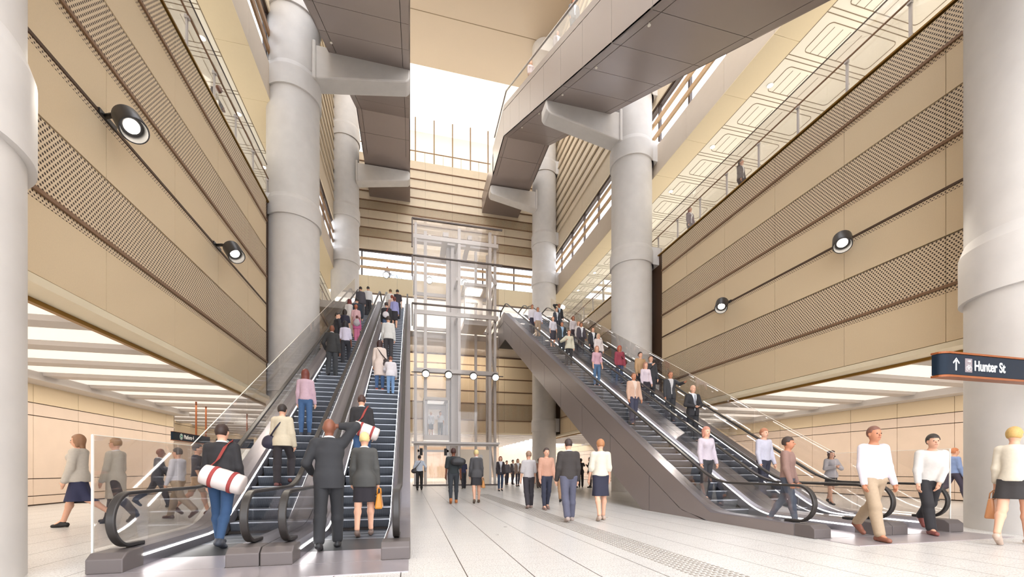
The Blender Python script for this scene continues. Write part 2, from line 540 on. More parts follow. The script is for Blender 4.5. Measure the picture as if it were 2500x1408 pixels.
# ---- back wall
SX = [-5.0 + 2.44 * k - 1.0 for k in range(-1, 9)]
bw = struct('wall_back', MB().box((XL, YB + 0.06, 4.6), (XR, YB + 0.4, 11.8)), M['groove'])
p = MB(); q = MB(); r = MB()
xs = [XL + 0.05] + [s for s in SX if XL + 0.2 < s < XR - 0.2] + [XR - 0.05]
for a, b in zip(xs[:-1], xs[1:]):
    for z0, z1 in ((4.62, 5.7), (7.35, 8.4), (8.5, 9.6), (9.7, 10.8), (10.9, 11.6)):
        p.box((a + .006, YB, z0), (b - .006, YB + 0.06, z1))
    q.box((a + .006, YB, 5.8), (b - .006, YB + 0.06, 7.27))
for z in (5.72, 7.28, 8.42, 9.62, 10.82):
    r.box((XL, YB - 0.05, z), (XR, YB + 0.06, z + 0.07))
p.build('panel', M['tan'], bw); q.build('perforated_band', M['perf_x'], bw); r.build('rail', M['bronze_rail'], bw)
MB().box((XL, YB - 0.02, 4.5), (XR, YB + 0.5, 4.62)).build('cream_edge', M['cream'], bw)

bu = struct('wall_back_upper', MB().box((XL, YB + 0.05, 20.4), (XR, YB + 0.4, 28.85)), M['groove'])
p = MB(); q = MB(); r = MB()
levels = [20.42, 21.5, 22.3, 23.1, 23.9, 24.7, 25.5, 26.35, 27.2, 28.05, 28.85]
for a, b in zip(xs[:-1], xs[1:]):
    for i in range(len(levels) - 1):
        z0, z1 = levels[i], levels[i + 1]
        t = q if i in (1, 4) else p
        t.add([(a + .005, YB + .05, z0 + .03), (b - .005, YB + .05, z0 + .03), (b - .005, YB - .07, z0 + .05), (a + .005, YB - .07, z0 + .05),
               (a + .005, YB + .0, z1), (b - .005, YB + .0, z1)], [(0, 1, 2, 3), (3, 2, 5, 4), (0, 3, 4), (1, 5, 2)])
for z in levels[1:-1]:
    r.box((XL, YB - 0.10, z - 0.01), (XR, YB + 0.05, z + 0.045))
p.build('plank_panel', M['tan_back'], bu); q.build('perforated_band', M['perf_x'], bu); r.build('rail', M['bronze_rail'], bu)

sp = struct('wall_back_spandrel', MB().box((XL, YB + 0.04, 16.7), (XR, YB + 0.5, 18.1)), M['groove'])
p = MB()
for a, b in zip(xs[:-1], xs[1:]):
    p.box((a + .006, YB - 0.03, 16.68), (b - .006, YB + 0.05, 18.12))
p.build('stone_panel', M['yellow'], sp)
w = struct('window_3', MB().box((XL, YB + 0.2, 18.1), (XR, YB + 0.22, 20.4)), M['glass_win'])
f = MB()
for z in (18.1, 20.3):
    f.box((XL, YB + 0.12, z), (XR, YB + 0.26, z + 0.1))
for x in (-4.1, 0.2, 6.6, 9.6):
    f.box((x - 0.06, YB + 0.10, 18.1), (x + 0.06, YB + 0.26, 20.4))
f.build('mullion_frame', M['steel_dark'], w)
b = MB()
for z in (18.75, 19.5):
    b.box((XL, YB - 0.03, z), (XR, YB + 0.06, z + 0.22))
b.build('batten', M['wood'], w)

# rooms seen through the back wall
struct('floor_back_room', MB().box((XL, YB + 0.4, 11.75), (XR, 52, 12.2)), M['floor'])
struct('wall_back_room', MB().box((XL - 6, 51.7, 12.2), (XR + 6, 52, 16.7)), M['white'])
struct('ceiling_back_room', MB().box((XL, YB + 0.5, 16.72), (XR, 52, 16.95)), M['panel_light'])
struct('floor_street_level', MB().box((XL, YB + 0.5, 17.9), (XR, 50, 18.1)), M['beam'])
bl = struct('wall_street_level', MB().box((XL, 50, 18.1), (XR, 50.3, 22.5)), M['white'])

# balcony above the back wall and the glowing lightwell behind it
struct('floor_balcony', MB().box((XL, YB + 0.4, 28.55), (XR, 45, 28.85)), M['white'])
struct('wall_balcony', MB().box((XL, 45, 28.85), (XR, 45.3, 32.4)), M['ceil_beige'])
struct('ceiling_balcony', MB().box((XL, YB + 0.9, 32.3), (XR, 45, 32.5)), M['white'])
dn = MB()
for x in (1.2, 3.4, 5.6, 7.8):
    dn.box((x, 44.9, 28.9), (x + 1.1, 45.0, 31.2))
dn.build('doorway_panel', M['white'], bpy.data.objects['wall_balcony'])
w4 = struct('window_4', MB().box((XL, YB + 0.8, 32.3), (XR, YB + 0.95, TOP)), M['sky_glazing'])
# ceiling of the atrium over its far end (nearer the camera it is open glazed skylight)
ce = struct('ceiling', MB().box((XL - 0.4, 25.0, TOP), (XR + 0.4, YB + 1.0, TOP + 0.4)), M['ceil_beige'])
ln = MB()
for y in (30.6, 34.6):
    ln.box((XL, y, TOP - 0.012), (XR, y + 0.05, TOP))
ln.box((4.6, 25, TOP - 0.012), (4.64, 30.6, TOP))
ln.build('panel_joint', M['line'], ce)
h = MB().box((5.4, 29.2, TOP - 0.25), (8.2, 31.4, TOP - 0.02))
h.build('hatch', M['beam'], ce)

# slabs of the concourse level at the head of the escalators
sl = MB()
sl.box((XL, 29.35, 11.75), (0.02, YB, 12.2)).box((6.48, 29.35, 11.75), (XR, YB, 12.2)).box((0.02, 34.2, 11.75), (6.48, YB, 12.2))
struct('floor_upper_landing', sl, M['beam'])
# landings at the head of the high escalators
struct('floor_high_landing', MB().box((-3.45, 33.0, 25.05), (0.0, YB, 26.6)).box((6.5, 33.0, 25.05), (9.95, YB, 26.6)), M['soffit_dark'])

# ------------------------------------------------------------------ columns
def column(x, y, side, where):
    out = 1 if side == 'left' else -1
    e = empty('column', (x, y, 0), where, 'column', 'round concrete columns of the atrium')
    SEG = 64
    def cyl(r, z0, z1, sq=0.0):
        mb = MB(); n = SEG
        vs = [(x + r * math.cos(2*PI*k/n), y + r * math.sin(2*PI*k/n), z) for z, r in ((z0, r), (z1, sq or r)) for k in range(n)]
        fs = [(k, (k+1) % n, (k+1) % n + n, k + n) for k in range(n)] + [tuple(range(n-1, -1, -1)), tuple(range(n, 2*n))]
        return mb.add(vs, fs)
    collars = [(4.45, 5.6), (11.85, 12.75), (17.25, 18.3), (20.7, 21.8), (26.9, 28.0)]
    zs = 0.0
    for i, (c0, c1) in enumerate(collars + [(TOP, TOP)]):
        smooth_by_angle(cyl(CR, zs, c0).build('shaft', M['concrete'], e))
        zs = c1
        if c0 < TOP:
            k = cyl(CR + 0.075, c0, c1 - 0.22)
            k2 = cyl(CR + 0.075, c1 - 0.22, c1, CR + 0.005); k.add(k2.v, k2.f)
            xw = x - out * 1.32
            k.box((xw, y - 0.78, c0), (x, y + 0.78, c1))
            smooth_by_angle(k.build('collar', M['concrete'], e))
    return e

names = [('left', 'nearest'), ('left', 'second'), ('left', 'third'), ('right', 'nearest'), ('right', 'second'), ('right', 'third')]
LBL = {
 ('left', 0): 'thick concrete column at the left edge of the photo, nearest of the left row',
 ('left', 1): 'concrete column behind the lower part of the two rising escalators, middle of the left row',
 ('left', 2): 'slimmer-looking concrete column furthest back in the left row, beside the escalator heads',
 ('right', 0): 'thick concrete column at the right edge of the photo behind the street sign',
 ('right', 1): 'concrete column in the middle of the right row beside the crowded descending escalators',
 ('right', 2): 'concrete column furthest back in the right row near the glass lift',
}
columns = {}
for i, y in enumerate(COLY):
    columns['left', i] = column(CXL, y, 'left', LBL['left', i])
    columns['right', i] = column(CXR, y, 'right', LBL['right', i])

def bracket(col, side, ztop, y):
    """Tapering concrete arm from the column out under the high escalator."""
    out = 1 if side == 'left' else -1
    x0 = (CXL + 0.98) if side == 'left' else (CXR - 0.98)
    x1 = -0.02 if side == 'left' else 6.52
    poly = [(x0, ztop), (x1 - out * 0.12, ztop - 0.02), (x1, ztop - 0.14), (x1, ztop - 0.62), (x1 - out * 0.14, ztop - 0.78), (x0, ztop - 1.45)]
    mb = MB().prism(poly, 'y', y - 0.42, y + 0.42)
    mb.box((x0 - out * 0.1, y - 0.5, ztop - 1.5), (x0 + out * 0.07, y + 0.5, ztop + 0.15))
    mb.build('bracket_arm', M['concrete'], col, bevel=0.06)

bracket(columns['left', 1], 'left', 19.55, 20.0)
bracket(columns['right', 1], 'right', 19.55, 20.0)
bracket(columns['left', 2], 'left', 25.02, 34.8)
bracket(columns['right', 2], 'right', 25.02, 34.8)

# ------------------------------------------------------------------ gallery balustrades
def balustrade(side, x, out):
    e = empty('gallery_balustrade', (x, 0, ZG + 0.05), 'glass balustrade with metal posts along the edge of the %s upper gallery' %
              ('left-hand' if side == 'left' else 'right-hand'), 'balustrade')
    xp = x - out * 0.14
    y0, y1 = 1.6, 29.2
    g = MB().box((xp - 0.006, y0, ZG + 0.06), (xp + 0.006, 38.3, ZG + 1.75))
    g.build('glass_panel', M['glass_screen'], e)
    MB().tube([(xp + out * 0.09, -2, ZG + 1.08), (xp + out * 0.09, 38.3, ZG + 1.08)], 0.027, 10).build('handrail', M['bronze_rail'], e, smooth=True)
    first = None
    y = 8.14 - 4 * 1.63
    while y < 38:
        if first is None:
            mb = MB().box((xp + out * 0.015, y - 0.035, ZG + 0.05), (xp + out * 0.055, y + 0.035, ZG + 1.06))
            mb.box((xp - 0.01, y - 0.05, ZG + 1.0), (xp + out * 0.1, y + 0.05, ZG + 1.09))
            first = mb.build('post', M['steel'], e, origin=(xp, y, ZG + 0.05))
        else:
            copy_obj(first, e).location = (xp - x, y, 0)
        y += 1.63
    MB().box((xp - 0.015, y0, ZG + 1.74), (xp + 0.015, 38.3, ZG + 1.765)).build('top_edge', M['steel_dark'], e)

balustrade('left', XL, 1)
balustrade('right', XR, -1)

# balcony railing with brown posts, high up on the back wall
e = empty('balcony_railing', (3.6, YB + 0.3, 28.85), 'balcony railing with tall thin brown posts high above the back wall', 'railing')
MB().box((XL + 0.2, YB + 0.3, 28.87), (9.9, YB + 0.31, 29.95)).build('glass_panel', M['glass'], e)
MB().box((XL + 0.2, YB + 0.26, 29.95), (9.9, YB + 0.34, 30.0)).build('handrail', M['bronze_rail'], e)
first = None
for x in (-4.5, -2.85, -1.2, 0.46, 2.12, 3.79, 5.44, 7.1, 8.75):
    if first is None:
        first = MB().box((x - 0.05, YB + 0.1, 28.86), (x + 0.05, YB + 0.2, 32.9)).build('post', M['brown_batten'], e, origin=(x, YB + 0.15, 28.86))
    else:
        copy_obj(first, e).location = (x - 3.6, -0.15, 0.01)
first = None
for i in range(5):
    x = 1.3 + 1.65 * i
    mb = MB().box((x - 0.03, YB + 0.34, 28.87), (x + 0.03, YB + 0.38, 29.95))
    mb.build('baluster', M['white'], e)

# ------------------------------------------------------------------ wall spotlights
def wall_lamp(x, y, z, out, label):
    e = empty('wall_spotlight', (x, y, z), label, 'spotlight', 'wall spotlights on the side walls')
    # bracket from the track
    hx, hz = x + out * 0.62, z - 0.28
    hy = y - 0.15
    MB().box((x, y + 0.02, z - 0.04), (x + out * 0.05, y + 0.5, z + 0.05)).build('base', M['lamp_body'], e)
    MB().tube([(x + out * 0.04, y + 0.18, z), (x + out * 0.22, y + 0.08, z - 0.02), (hx - out * 0.18, hy + 0.05, hz + 0.16)], 0.045, 10).build('bracket', M['lamp_body'], e, smooth=True)
    d = Vector((out * 0.50, -0.42, -0.76)).normalized()      # the way the lamp points
    c = Vector((hx, hy, hz))
    u = d.orthogonal().normalized()
    prof = [(-0.20, 0.0), (-0.20, 0.19), (-0.17, 0.225), (0.24, 0.235), (0.27, 0.225), (0.27, 0.205), (0.10, 0.17), (0.10, 0.0)]
    w = d.cross(u)
    mb = MB(); n = 32; vs = []; fs = []
    for (t, r) in prof:
        for k in range(n):
            a = 2*PI*k/n
            vs.append(c + d * t + (u * math.cos(a) + w * math.sin(a)) * max(r, 0.001))
    for i in range(len(prof) - 1):
        for k in range(n):
            fs.append((i*n+k, i*n+(k+1) % n, (i+1)*n+(k+1) % n, (i+1)*n+k))
    mb.add(vs, fs)
    ho = smooth_by_angle(mb.build('lamp_housing', M['lamp_body'], e))
    sub(MB().disc(c + d * 0.115, d, 0.125).build('lens', M['lens'], e), ho)
    l = bpy.data.lights.new('lamp_light', 'SPOT'); l.energy = 260; l.spot_size = 1.5; l.spot_blend = 0.6; l.shadow_soft_size = 0.12; l.color = (1, 0.92, 0.8)
    lo = bpy.data.objects.new('lamp_light', l); COL.objects.link(lo)
    lo.location = c + d * 0.30; lo.rotation_euler = d.to_track_quat('-Z', 'Y').to_euler()
    return e

wall_lamp(XL, 9.5, 7.95, 1, 'larger dark spotlight on the left wall, above the walking people')
wall_lamp(XL, 14.25, 7.95, 1, 'smaller dark spotlight on the left wall near the concrete column')
wall_lamp(XR, 9.5, 7.95, -1, 'larger dark spotlight on the right wall between the perforated bands')
wall_lamp(XR, 14.25, 7.95, -1, 'smaller dark spotlight on the right wall near the middle column')

# downlights in the gallery ceilings
first = None
for side, x in (('left', -7.25), ('right', 14.1)):
    for k in range(9):
        y = 10.6 - 3.3 + 3.3 * k
        nm = ('a row of round downlights in the white ceiling of the %s-hand gallery' % side)
        if first is None:
            e = empty('downlight', (x, y, GC), 'small round downlight in the white ceiling of the left-hand upper gallery', 'downlight', 'downlights in the left gallery ceiling')
            MB().tube([(x, y, GC - 0.03), (x, y, GC + 0.02)], 0.13, 20).build('ring', M['white'], e)
            MB().disc((x, y, GC - 0.032), (0, 0, -1), 0.10).build('lens', M['lens'], e)
            first = e
        else:
            e = copy_obj(first); e.location = (x, y, GC)
            for ch in first.children: copy_obj(ch, e)
            e['label'] = 'small round downlight in the white ceiling of the %s-hand upper gallery' % side
            e['group'] = 'downlights in the %s gallery ceiling' % side

# ================================================================== ESCALATORS
YF, YK = 5.55, 8.0              # front of the base boxes, foot of the slope
RISE = 12.2
YT = YK + RISE / T30            # head of the slope
YE = 31.2

def nose(y, zb=0.0):
    return zb + max(0.0, min(RISE, (y - YK) * T30))

def profile(dz, y0, y1, n=0, r=0.45):
    """Side profile following flat - slope - flat with softened bends."""
    pts = [(y0, dz)]
    for yk, s in ((YK, 1), (YT, -1)):
        for k in range(-4, 5):
            y = yk + k * r / 4
            t = (y - (yk - r)) / (2 * r)
            base = nose(yk - r) if s == 1 else nose(yk - r)
            if s == 1:
                z = T30 * (2 * r) * t * t / 2
            else:
                z = nose(yk - r) + T30 * (2 * r) * (t - t * t / 2)
            pts.append((y, z + dz))
    pts.append((y1, RISE + dz))
    return [p for p in pts if y0 <= p[0] <= y1]

step_mesh = None
def make_step(w):
    mb = MB()
    d = 0.3466; h = 0.2
    # curved riser
    prof = [(0.0, h), (-0.005, h - 0.02), (0.03, 0.06), (0.06, 0.0), (d + 0.02, 0.0), (d + 0.02, h)]
    mb.prism(prof, 'x', -w / 2, w / 2, 0)
    mb.box((-w/2, -0.007, h - 0.016), (w/2, 0.016, h + 0.002), 1)
    return mb

def newel_path(dy=0.0, z0=0.24):
    """Handrail path in (y, z): under the newel, round its nose, along the flat, up the slope, round the head."""
    cy, cz, r = YF + 0.42, 0.56, 0.31
    pts = [(cy + 0.25, z0 + 0.0), (cy, cz - r)]
    for k in range(1, 22):
        a = -PI/2 - PI * k / 22
        pts.append((cy + r * math.cos(a) * 1.0, cz + r * math.sin(a)))
    top = profile(0.87, cy, YT + 1.6)
    pts += top
    ey = YT + 1.6; ez = RISE + 0.56
    for k in range(1, 22):
        a = PI/2 - PI * k / 22
        pts.append((ey + r * math.cos(a), ez + r * math.sin(a)))
    pts.append((ey, ez - r)); pts.append((ey - 0.25, RISE + 0.24))
    return pts

def smooth_up(pts):
    return pts

def handrail(x, e):
    mb = MB()
    mb.strip(newel_path(), 0.045, x - 0.045, x + 0.045)
    o = smooth_by_angle(mb.build('handrail', M['rubber'], e, bevel=0.012))
    return o

def glass_side(x, e):
    path = newel_path()[1:-1]
    top = [p for p in path]
    base = list(reversed(profile(0.22, YF + 0.42, YT + 1.6)))
    # triangulated strip between the base line and the handrail
    mb = MB()
    lo = profile(0.22, YF + 0.42, YT + 1.6); hi = profile(0.86, YF + 0.42, YT + 1.6)
    for t in (0.005,):
        poly = []
        n = len(lo)
        vs = []
        for xx in (x - t, x + t):
            vs += [(xx, p[0], p[1]) for p in lo] + [(xx, p[0], p[1]) for p in hi]
        fs = []
        for i in range(n - 1):
            fs.append((i, i+1, n+i+1, n+i)); fs.append((2*n+i, 3*n+i, 3*n+i+1, 2*n+i+1))
            fs.append((n+i, n+i+1, 3*n+i+1, 3*n+i)); fs.append((i, 2*n+i, 2*n+i+1, i+1))
        mb.add(vs, fs)
    # rounded ends inside the newels
    for cy, cz, s in ((YF + 0.42, 0.56, 1), (YT + 1.6, RISE + 0.56, -1)):
        poly = [(cy, cz - 0.31)] + [(cy - s * 0.30 * math.sin(PI * k / 12), cz - 0.31 * math.cos(PI * k / 12)) for k in range(1, 12)] + [(cy, cz + 0.30)]
        mb.prism(poly, 'x', x - 0.005, x + 0.005)
    return mb.build('glass_balustrade', M['glass'], e)

def side_deck(x0, x1, inner, e, name='deck'):
    """Deck profile with base box; inner = +1 if the steps lie on the +X side."""
    path_t = profile(0.22, YF + 0.35, YE); path_b = profile(-0.12, YF + 0.35, YE)
    mb = MB()
    n = len(path_t)
    bz = [max(0.0, p[1]) if p[0] < YK + 0.4 else p[1] for p in path_b]
    xi = x1 if inner > 0 else x0
    xo = x0 if inner > 0 else x1
    ch = 0.05 * inner
    vs = []
    for i in range(n):
        y, zt = path_t[i]
        vs += [(xo, y, bz[i]), (xo, y, zt), (xi - ch, y, zt), (xi, y, zt - 0.05), (xi, y, bz[i])]
    fs = []
    for i in range(n - 1):
        for j in range(5):
            fs.append((5*i+j, 5*i+(j+1) % 5, 5*i+5+(j+1) % 5, 5*i+5+j))
    fs += [(0, 1, 2, 3, 4), tuple(5*(n-1)+j for j in range(5))]
    mb.add(vs, fs)
    d = mb.build(name, M['deck'], e)
    # lit strip along the inner edge
    lp = [(y, z - 0.085) for (y, z) in path_t if y > YF + 0.1]
    xs = sorted((xi, xi + inner * 0.010))
    sub(MB().strip(lp, 0.024, xs[0], xs[1]).build('light_strip', M['led'], e), d)
    # end block
    xs = sorted((x0, x1))
    bmb = MB().prism([(YF - 0.02, 0.0), (YF + 0.36, 0.0), (YF + 0.36, 0.222), (YF + 0.06, 0.222), (YF - 0.02, 0.16)], 'x', xs[0], xs[1])
    bmb.build('end_block', M['boxend'], e, bevel=0.012)
    return d

def escalator(x0, off, w_left, w_right, lane0, lane1, hr_left, hr_right, label, outer):
    e = empty('escalator', ((x0 + off + x0) / 2 * 0 + off + (lane0 + lane1) / 2, YF, 0), label, 'escalator', 'long escalators up from the hall floor')
    L0, L1 = off + lane0, off + lane1
    side_deck(off + w_left[0], off + w_left[1], 1, e)
    side_deck(off + w_right[0], off + w_right[1], -1, e)
    for hx in (hr_left, hr_right):
        handrail(off + hx, e); glass_side(off + hx, e)
    # skirts
    path_t = profile(0.16, YF + 0.3, YE); path_b = profile(-0.05, YF + 0.3, YE)
    # landing plates and comb
    MB().box((L0 + 0.002, YF - 0.05, 0.0), (L1 - 0.002, YF + 0.75, 0.011)).build('entry_plate', M['plate'], e)
    MB().box((L0 + 0.002, YF + 0.75, 0.0), (L1 - 0.002, YK - 0.70, 0.012)).build('comb_plate', M['comb'], e)
    MB().box((L0 + 0.002, YT + 0.3, RISE), (L1 - 0.002, YE + 0.3, RISE + 0.012)).build('upper_comb_plate', M['comb'], e)
    # steps
    w = (L1 - L0) - 0.02
    first = None
    n = int(RISE / 0.2)
    for k in range(n):
        y = YK + 0.3466 * k; z = 0.2 * k - 0.188
        if first is None:
            first = make_step(w).build('step', [M['step'], M['nosing']], e)
            first.location = Vector(((L0 + L1) / 2, y, z)) - Vector(e.location)
        else:
            copy_obj(first, e).location = Vector(((L0 + L1) / 2, y, z)) - Vector(e.location)
    # flat steps before the slope
    for k in range(2):
        c = copy_obj(first, e); c.location = Vector(((L0 + L1) / 2, YK - 0.3466 * (k + 1), -0.188)) - Vector(e.location)
    # outer cladding of the truss
    if outer is not None:
        xo = off + outer
        s = 1 if outer > -1.7 else -1
        th = 0.04
        def top(y): return nose(y) + 0.20
        def bot(y): return max(0.0, min(10.35, (y - 10.8) * T30))
        # long upper strip
        def seam(y): return max(0.0, top(y) - 0.62)
        xa, xb = sorted((xo, xo - s * th))
        ys = [YF + 0.36, YK] + [YK + 1.0 * k for k in range(1, 22)] + [YT, YE]
        mb = MB()
        up = [(y, top(y)) for y in ys]; lo = [(y, seam(y)) for y in ys]
        for i in range(len(ys) - 1):
            q = [(xa, *up[i]), (xa, *up[i+1]), (xa, *lo[i+1]), (xa, *lo[i]), (xb, *up[i]), (xb, *up[i+1]), (xb, *lo[i+1]), (xb, *lo[i])]
            mb.add(q, [(0,1,2,3), (7,6,5,4), (0,4,5,1), (3,2,6,7)])
        mb.build('upper_cladding', M['clad'], e)
        # panels below the seam
        ps = [8.1, 10.45] + [10.45 + 2.35 * k for k in range(1, 9)] + [31.3]
        for a, b in zip(ps[:-1], ps[1:]):
            a2, b2 = a + 0.012, b - 0.012
            mids = sorted(set([a2, b2] + [t for t in (9.1, 10.8, YT, 28.74) if a2 < t < b2]))
            poly = [(t, seam(t) - 0.02) for t in mids] + [(t, bot(t)) for t in reversed(mids)]
            poly = [p for i, p in enumerate(poly) if i == 0 or (abs(p[0]-poly[i-1][0]) + abs(p[1]-poly[i-1][1])) > 1e-4]
            if min(seam(t) - 0.02 - bot(t) for t in mids[1:]) <= 0: continue
            MB().prism(poly, 'x', xa, xb).build('cladding_panel', M['clad'], e)
    return e

ESC = []
spec = dict(
    lane_a=dict(w_left=(-3.45, -3.1), w_right=(-2.1, -1.745), lane0=-3.1, lane1=-2.1, hr_left=-3.29, hr_right=-1.95),
    lane_b=dict(w_left=(-1.735, -1.38), w_right=(-0.36, -0.0), lane0=-1.38, lane1=-0.36, hr_left=-1.53, hr_right=-0.18))
for off, a, b in ((0.0, 'rising escalator nearer the left wall, with a woman in a pink top on it',
                   'rising escalator just left of the glass lift, with the two duffel and handbag carriers'),
                  (9.95, 'descending escalator with dark side cladding, just right of the glass lift',
                   'descending escalator nearer the right wall, behind the cladded one')):
    ESC.append(escalator(0, off, label=a, outer=(-3.452 if off > 0 else None), **spec['lane_a']))
    ESC.append(escalator(0, off, label=b, outer=(0.002 if off == 0 else None), **spec['lane_b']))

# trusses: the dark undersides of each escalator
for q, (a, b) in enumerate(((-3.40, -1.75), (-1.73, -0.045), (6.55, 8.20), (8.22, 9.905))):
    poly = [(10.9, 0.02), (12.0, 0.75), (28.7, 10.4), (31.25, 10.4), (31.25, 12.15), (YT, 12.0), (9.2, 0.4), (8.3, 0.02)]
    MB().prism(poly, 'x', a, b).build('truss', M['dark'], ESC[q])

# steel floor plates in front of the escalators
for off, lb in ((0.0, 'steel floor plate in front of the rising escalators'), (9.95, 'steel floor plate in front of the descending escalators')):
    o = MB().box((off - 3.4, 4.85, 0.0), (off - 0.02, YF - 0.06, 0.010)).build('floor_plate', M['plate'])
    props(o, lb, 'floor plate')

# tall glass screens beside each pair
def screen(x, label):
    e = empty('glass_screen', (x, 5.77, 0), label, 'glass screen')
    lo = profile(0.24, 5.77, YT); hi = profile(1.55, 5.77, YT)
    ys = [5.78, 7.6] + [YK + 2.44 * k for k in range(0, 9)] + [YT]
    def at(y, dz):
        return nose(y) + dz
    for a, b in zip(ys[:-1], ys[1:]):
        a2, b2 = a + 0.01, b - 0.01
        poly = [(a2, at(a2, 0.24)), (b2, at(b2, 0.24)), (b2, at(b2, 1.55)), (a2, at(a2, 1.55))]
        MB().prism(poly, 'x', x - 0.006, x + 0.006).build('glass_panel', M['glass_screen'], e)
    path = [(5.78, 1.55), (YK, 1.55), (YT, RISE + 1.55)]
    MB().strip(path, 0.009, x - 0.007, x + 0.007).build('top_edge', M['white'], e)
    MB().box((x - 0.009, 5.77, 0.05), (x + 0.009, 5.79, 1.55)).build('end_edge', M['white'], e)
    return e

screen(-3.53, 'tall sloping glass screen beside the left pair of escalators')
screen(10.03, 'tall sloping glass screen beside the right pair of escalators')

# high escalators overhead, rising from the gallery level to the high landing
def zun(y): return 7.86 + 0.586 * y if y < 29.2 else 25.0
def high_escalator(x0, x1, label, fascia_side):
    e = empty('overhead_escalator', ((x0 + x1) / 2, 29.2, 25.0), label, 'escalator', 'overhead escalators under the roof')
    ys0 = 2.2
    # soffit panels with open joints
    cuts = [ys0 + 2.32 * k + 1.2 for k in range(0, 12)]
    cuts = [ys0] + [c for c in cuts if c < 28.6] + [29.2, 31.2, 33.3]
    for a, b in zip(cuts[:-1], cuts[1:]):
        for xa, xb, m in ((x0 + 0.33, x1 - 0.33, 'soffit_dark'), (x0, x0 + 0.31, 'soffit_dark'), (x1 - 0.31, x1, 'soffit_dark')):
            p = [(a + 0.012, zun(a + 0.012)), (b - 0.012, zun(b - 0.012)), (b - 0.012, zun(b - 0.012) + 0.06), (a + 0.012, zun(a + 0.012) + 0.06)]
            MB().prism(p, 'x', xa, xb).build('soffit_panel', M[m], e)
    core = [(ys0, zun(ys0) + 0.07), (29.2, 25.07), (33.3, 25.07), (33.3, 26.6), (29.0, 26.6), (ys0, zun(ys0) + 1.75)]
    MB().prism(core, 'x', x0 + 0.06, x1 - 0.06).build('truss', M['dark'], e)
    # side fascia panels
    for xs, dr in ((x0, 1), (x1, -1)):
        c2 = [ys0] + [12.7 + 2.42 * k for k in range(-4, 7) if ys0 + 0.3 < 12.7 + 2.42 * k < 28.9] + [29.2, 33.3]
        for a, b in zip(c2[:-1], c2[1:]):
            a2, b2 = a + 0.010, b - 0.010
            H = 1.85
            p = [(a2, zun(a2)), (b2, zun(b2)), (b2, zun(b2) + H), (a2, zun(a2) + H)]
            MB().prism(p, 'x', xs, xs + dr * 0.05).build('fascia_panel', M['clad_light'], e)
        p = [(ys0, zun(ys0) + 1.87), (29.2, 26.87), (33.3, 26.87), (33.3, 27.15), (29.1, 27.15), (ys0, zun(ys0) + 2.15)]
        MB().prism(p, 'x', xs, xs + dr * 0.3).build('deck', M['clad_light'], e)
        p = [(ys0, zun(ys0) + 2.15), (29.1, 27.15), (33.3, 27.15), (33.3, 28.1), (29.0, 28.1), (ys0, zun(ys0) + 3.1)]
        MB().prism(p, 'x', xs + dr * 0.14, xs + dr * 0.152).build('glass_balustrade', M['glass'], e)
        MB().strip([(ys0, zun(ys0) + 3.1), (29.0, 28.1), (33.3, 28.1)], 0.05, xs + dr * 0.10, xs + dr * 0.19).build('handrail', M['steel'], e)
    # sprinkler heads
    for k in range(5):
        y = 11.0 + 3.6 * k
        for x in (x0 + 0.34, ):
            MB().tube([(x, y, zun(y)), (x, y, zun(y) - 0.07)], 0.02, 8).tube([(x, y, zun(y) - 0.07), (x, y, zun(y) - 0.08)], 0.05, 10).build('sprinkler_head', M['white'], e)
    return e

high_escalator(-3.45, 0.0, 'overhead escalator with dark underside, high up beside the left columns', 1)
high_escalator(6.5, 9.95, 'overhead escalator with pale paneled side, high up beside the right columns', -1)

# ================================================================== GLASS LIFT
LX0, LX1, LY0, LY1 = 0.18, 6.32, 30.0, 33.9
LT = 18.7
lift = empty('lift_shaft', ((LX0 + LX1) / 2, (LY0 + LY1) / 2, 0), 'tall glazed lift shaft with grey steel frame between the escalator pairs', 'lift shaft')
def sheet(x0, x1, y0, y1, z0, z1, nm='glass_panel', m='glass_lift'):
    MB().box((x0, y0, z0), (x1, y1, z1)).build(nm, M[m], lift)
xm = (2.75, 4.1)
for a, b in ((LX0, xm[0]), (xm[0], xm[1]), (xm[1], LX1)):
    for z0, z1 in ((3.15, 8.0), (8.05, 12.75), (12.8, 16.1), (16.15, LT)):
        sheet(a + 0.01, b - 0.01, LY0, LY0 + 0.012, z0, z1)
for x in (LX0, LX1):
    for z0, z1 in ((0.1, 8.0), (8.05, 12.75), (12.8, 16.1), (16.15, LT)):
        sheet(x - 0.006, x + 0.006, LY0 + 0.01, LY1, z0, z1)
sheet(LX0, LX1, LY1 - 0.012, LY1, 0.1, LT - 0.3, 'rear_glass')
# frames around each tier
for z, t in ((LT, 0.09), (16.12, 0.07), (12.77, 0.09)):
    MB().box((LX0 - 0.06, LY0 - 0.09, z - t / 2), (LX1 + 0.25, LY0 + 0.05, z + t / 2)).build('tier_frame', M['steel_dark'], lift)
for z0, z1 in ((LT - 2.0, LT), (14.7, 16.1), (11.2, 12.77)):
    MB().box((LX0 - 0.09, LY0 - 0.09, z0), (LX0 + 0.0, LY0 + 0.06, z1)).build('tier_upright', M['steel_dark'], lift)
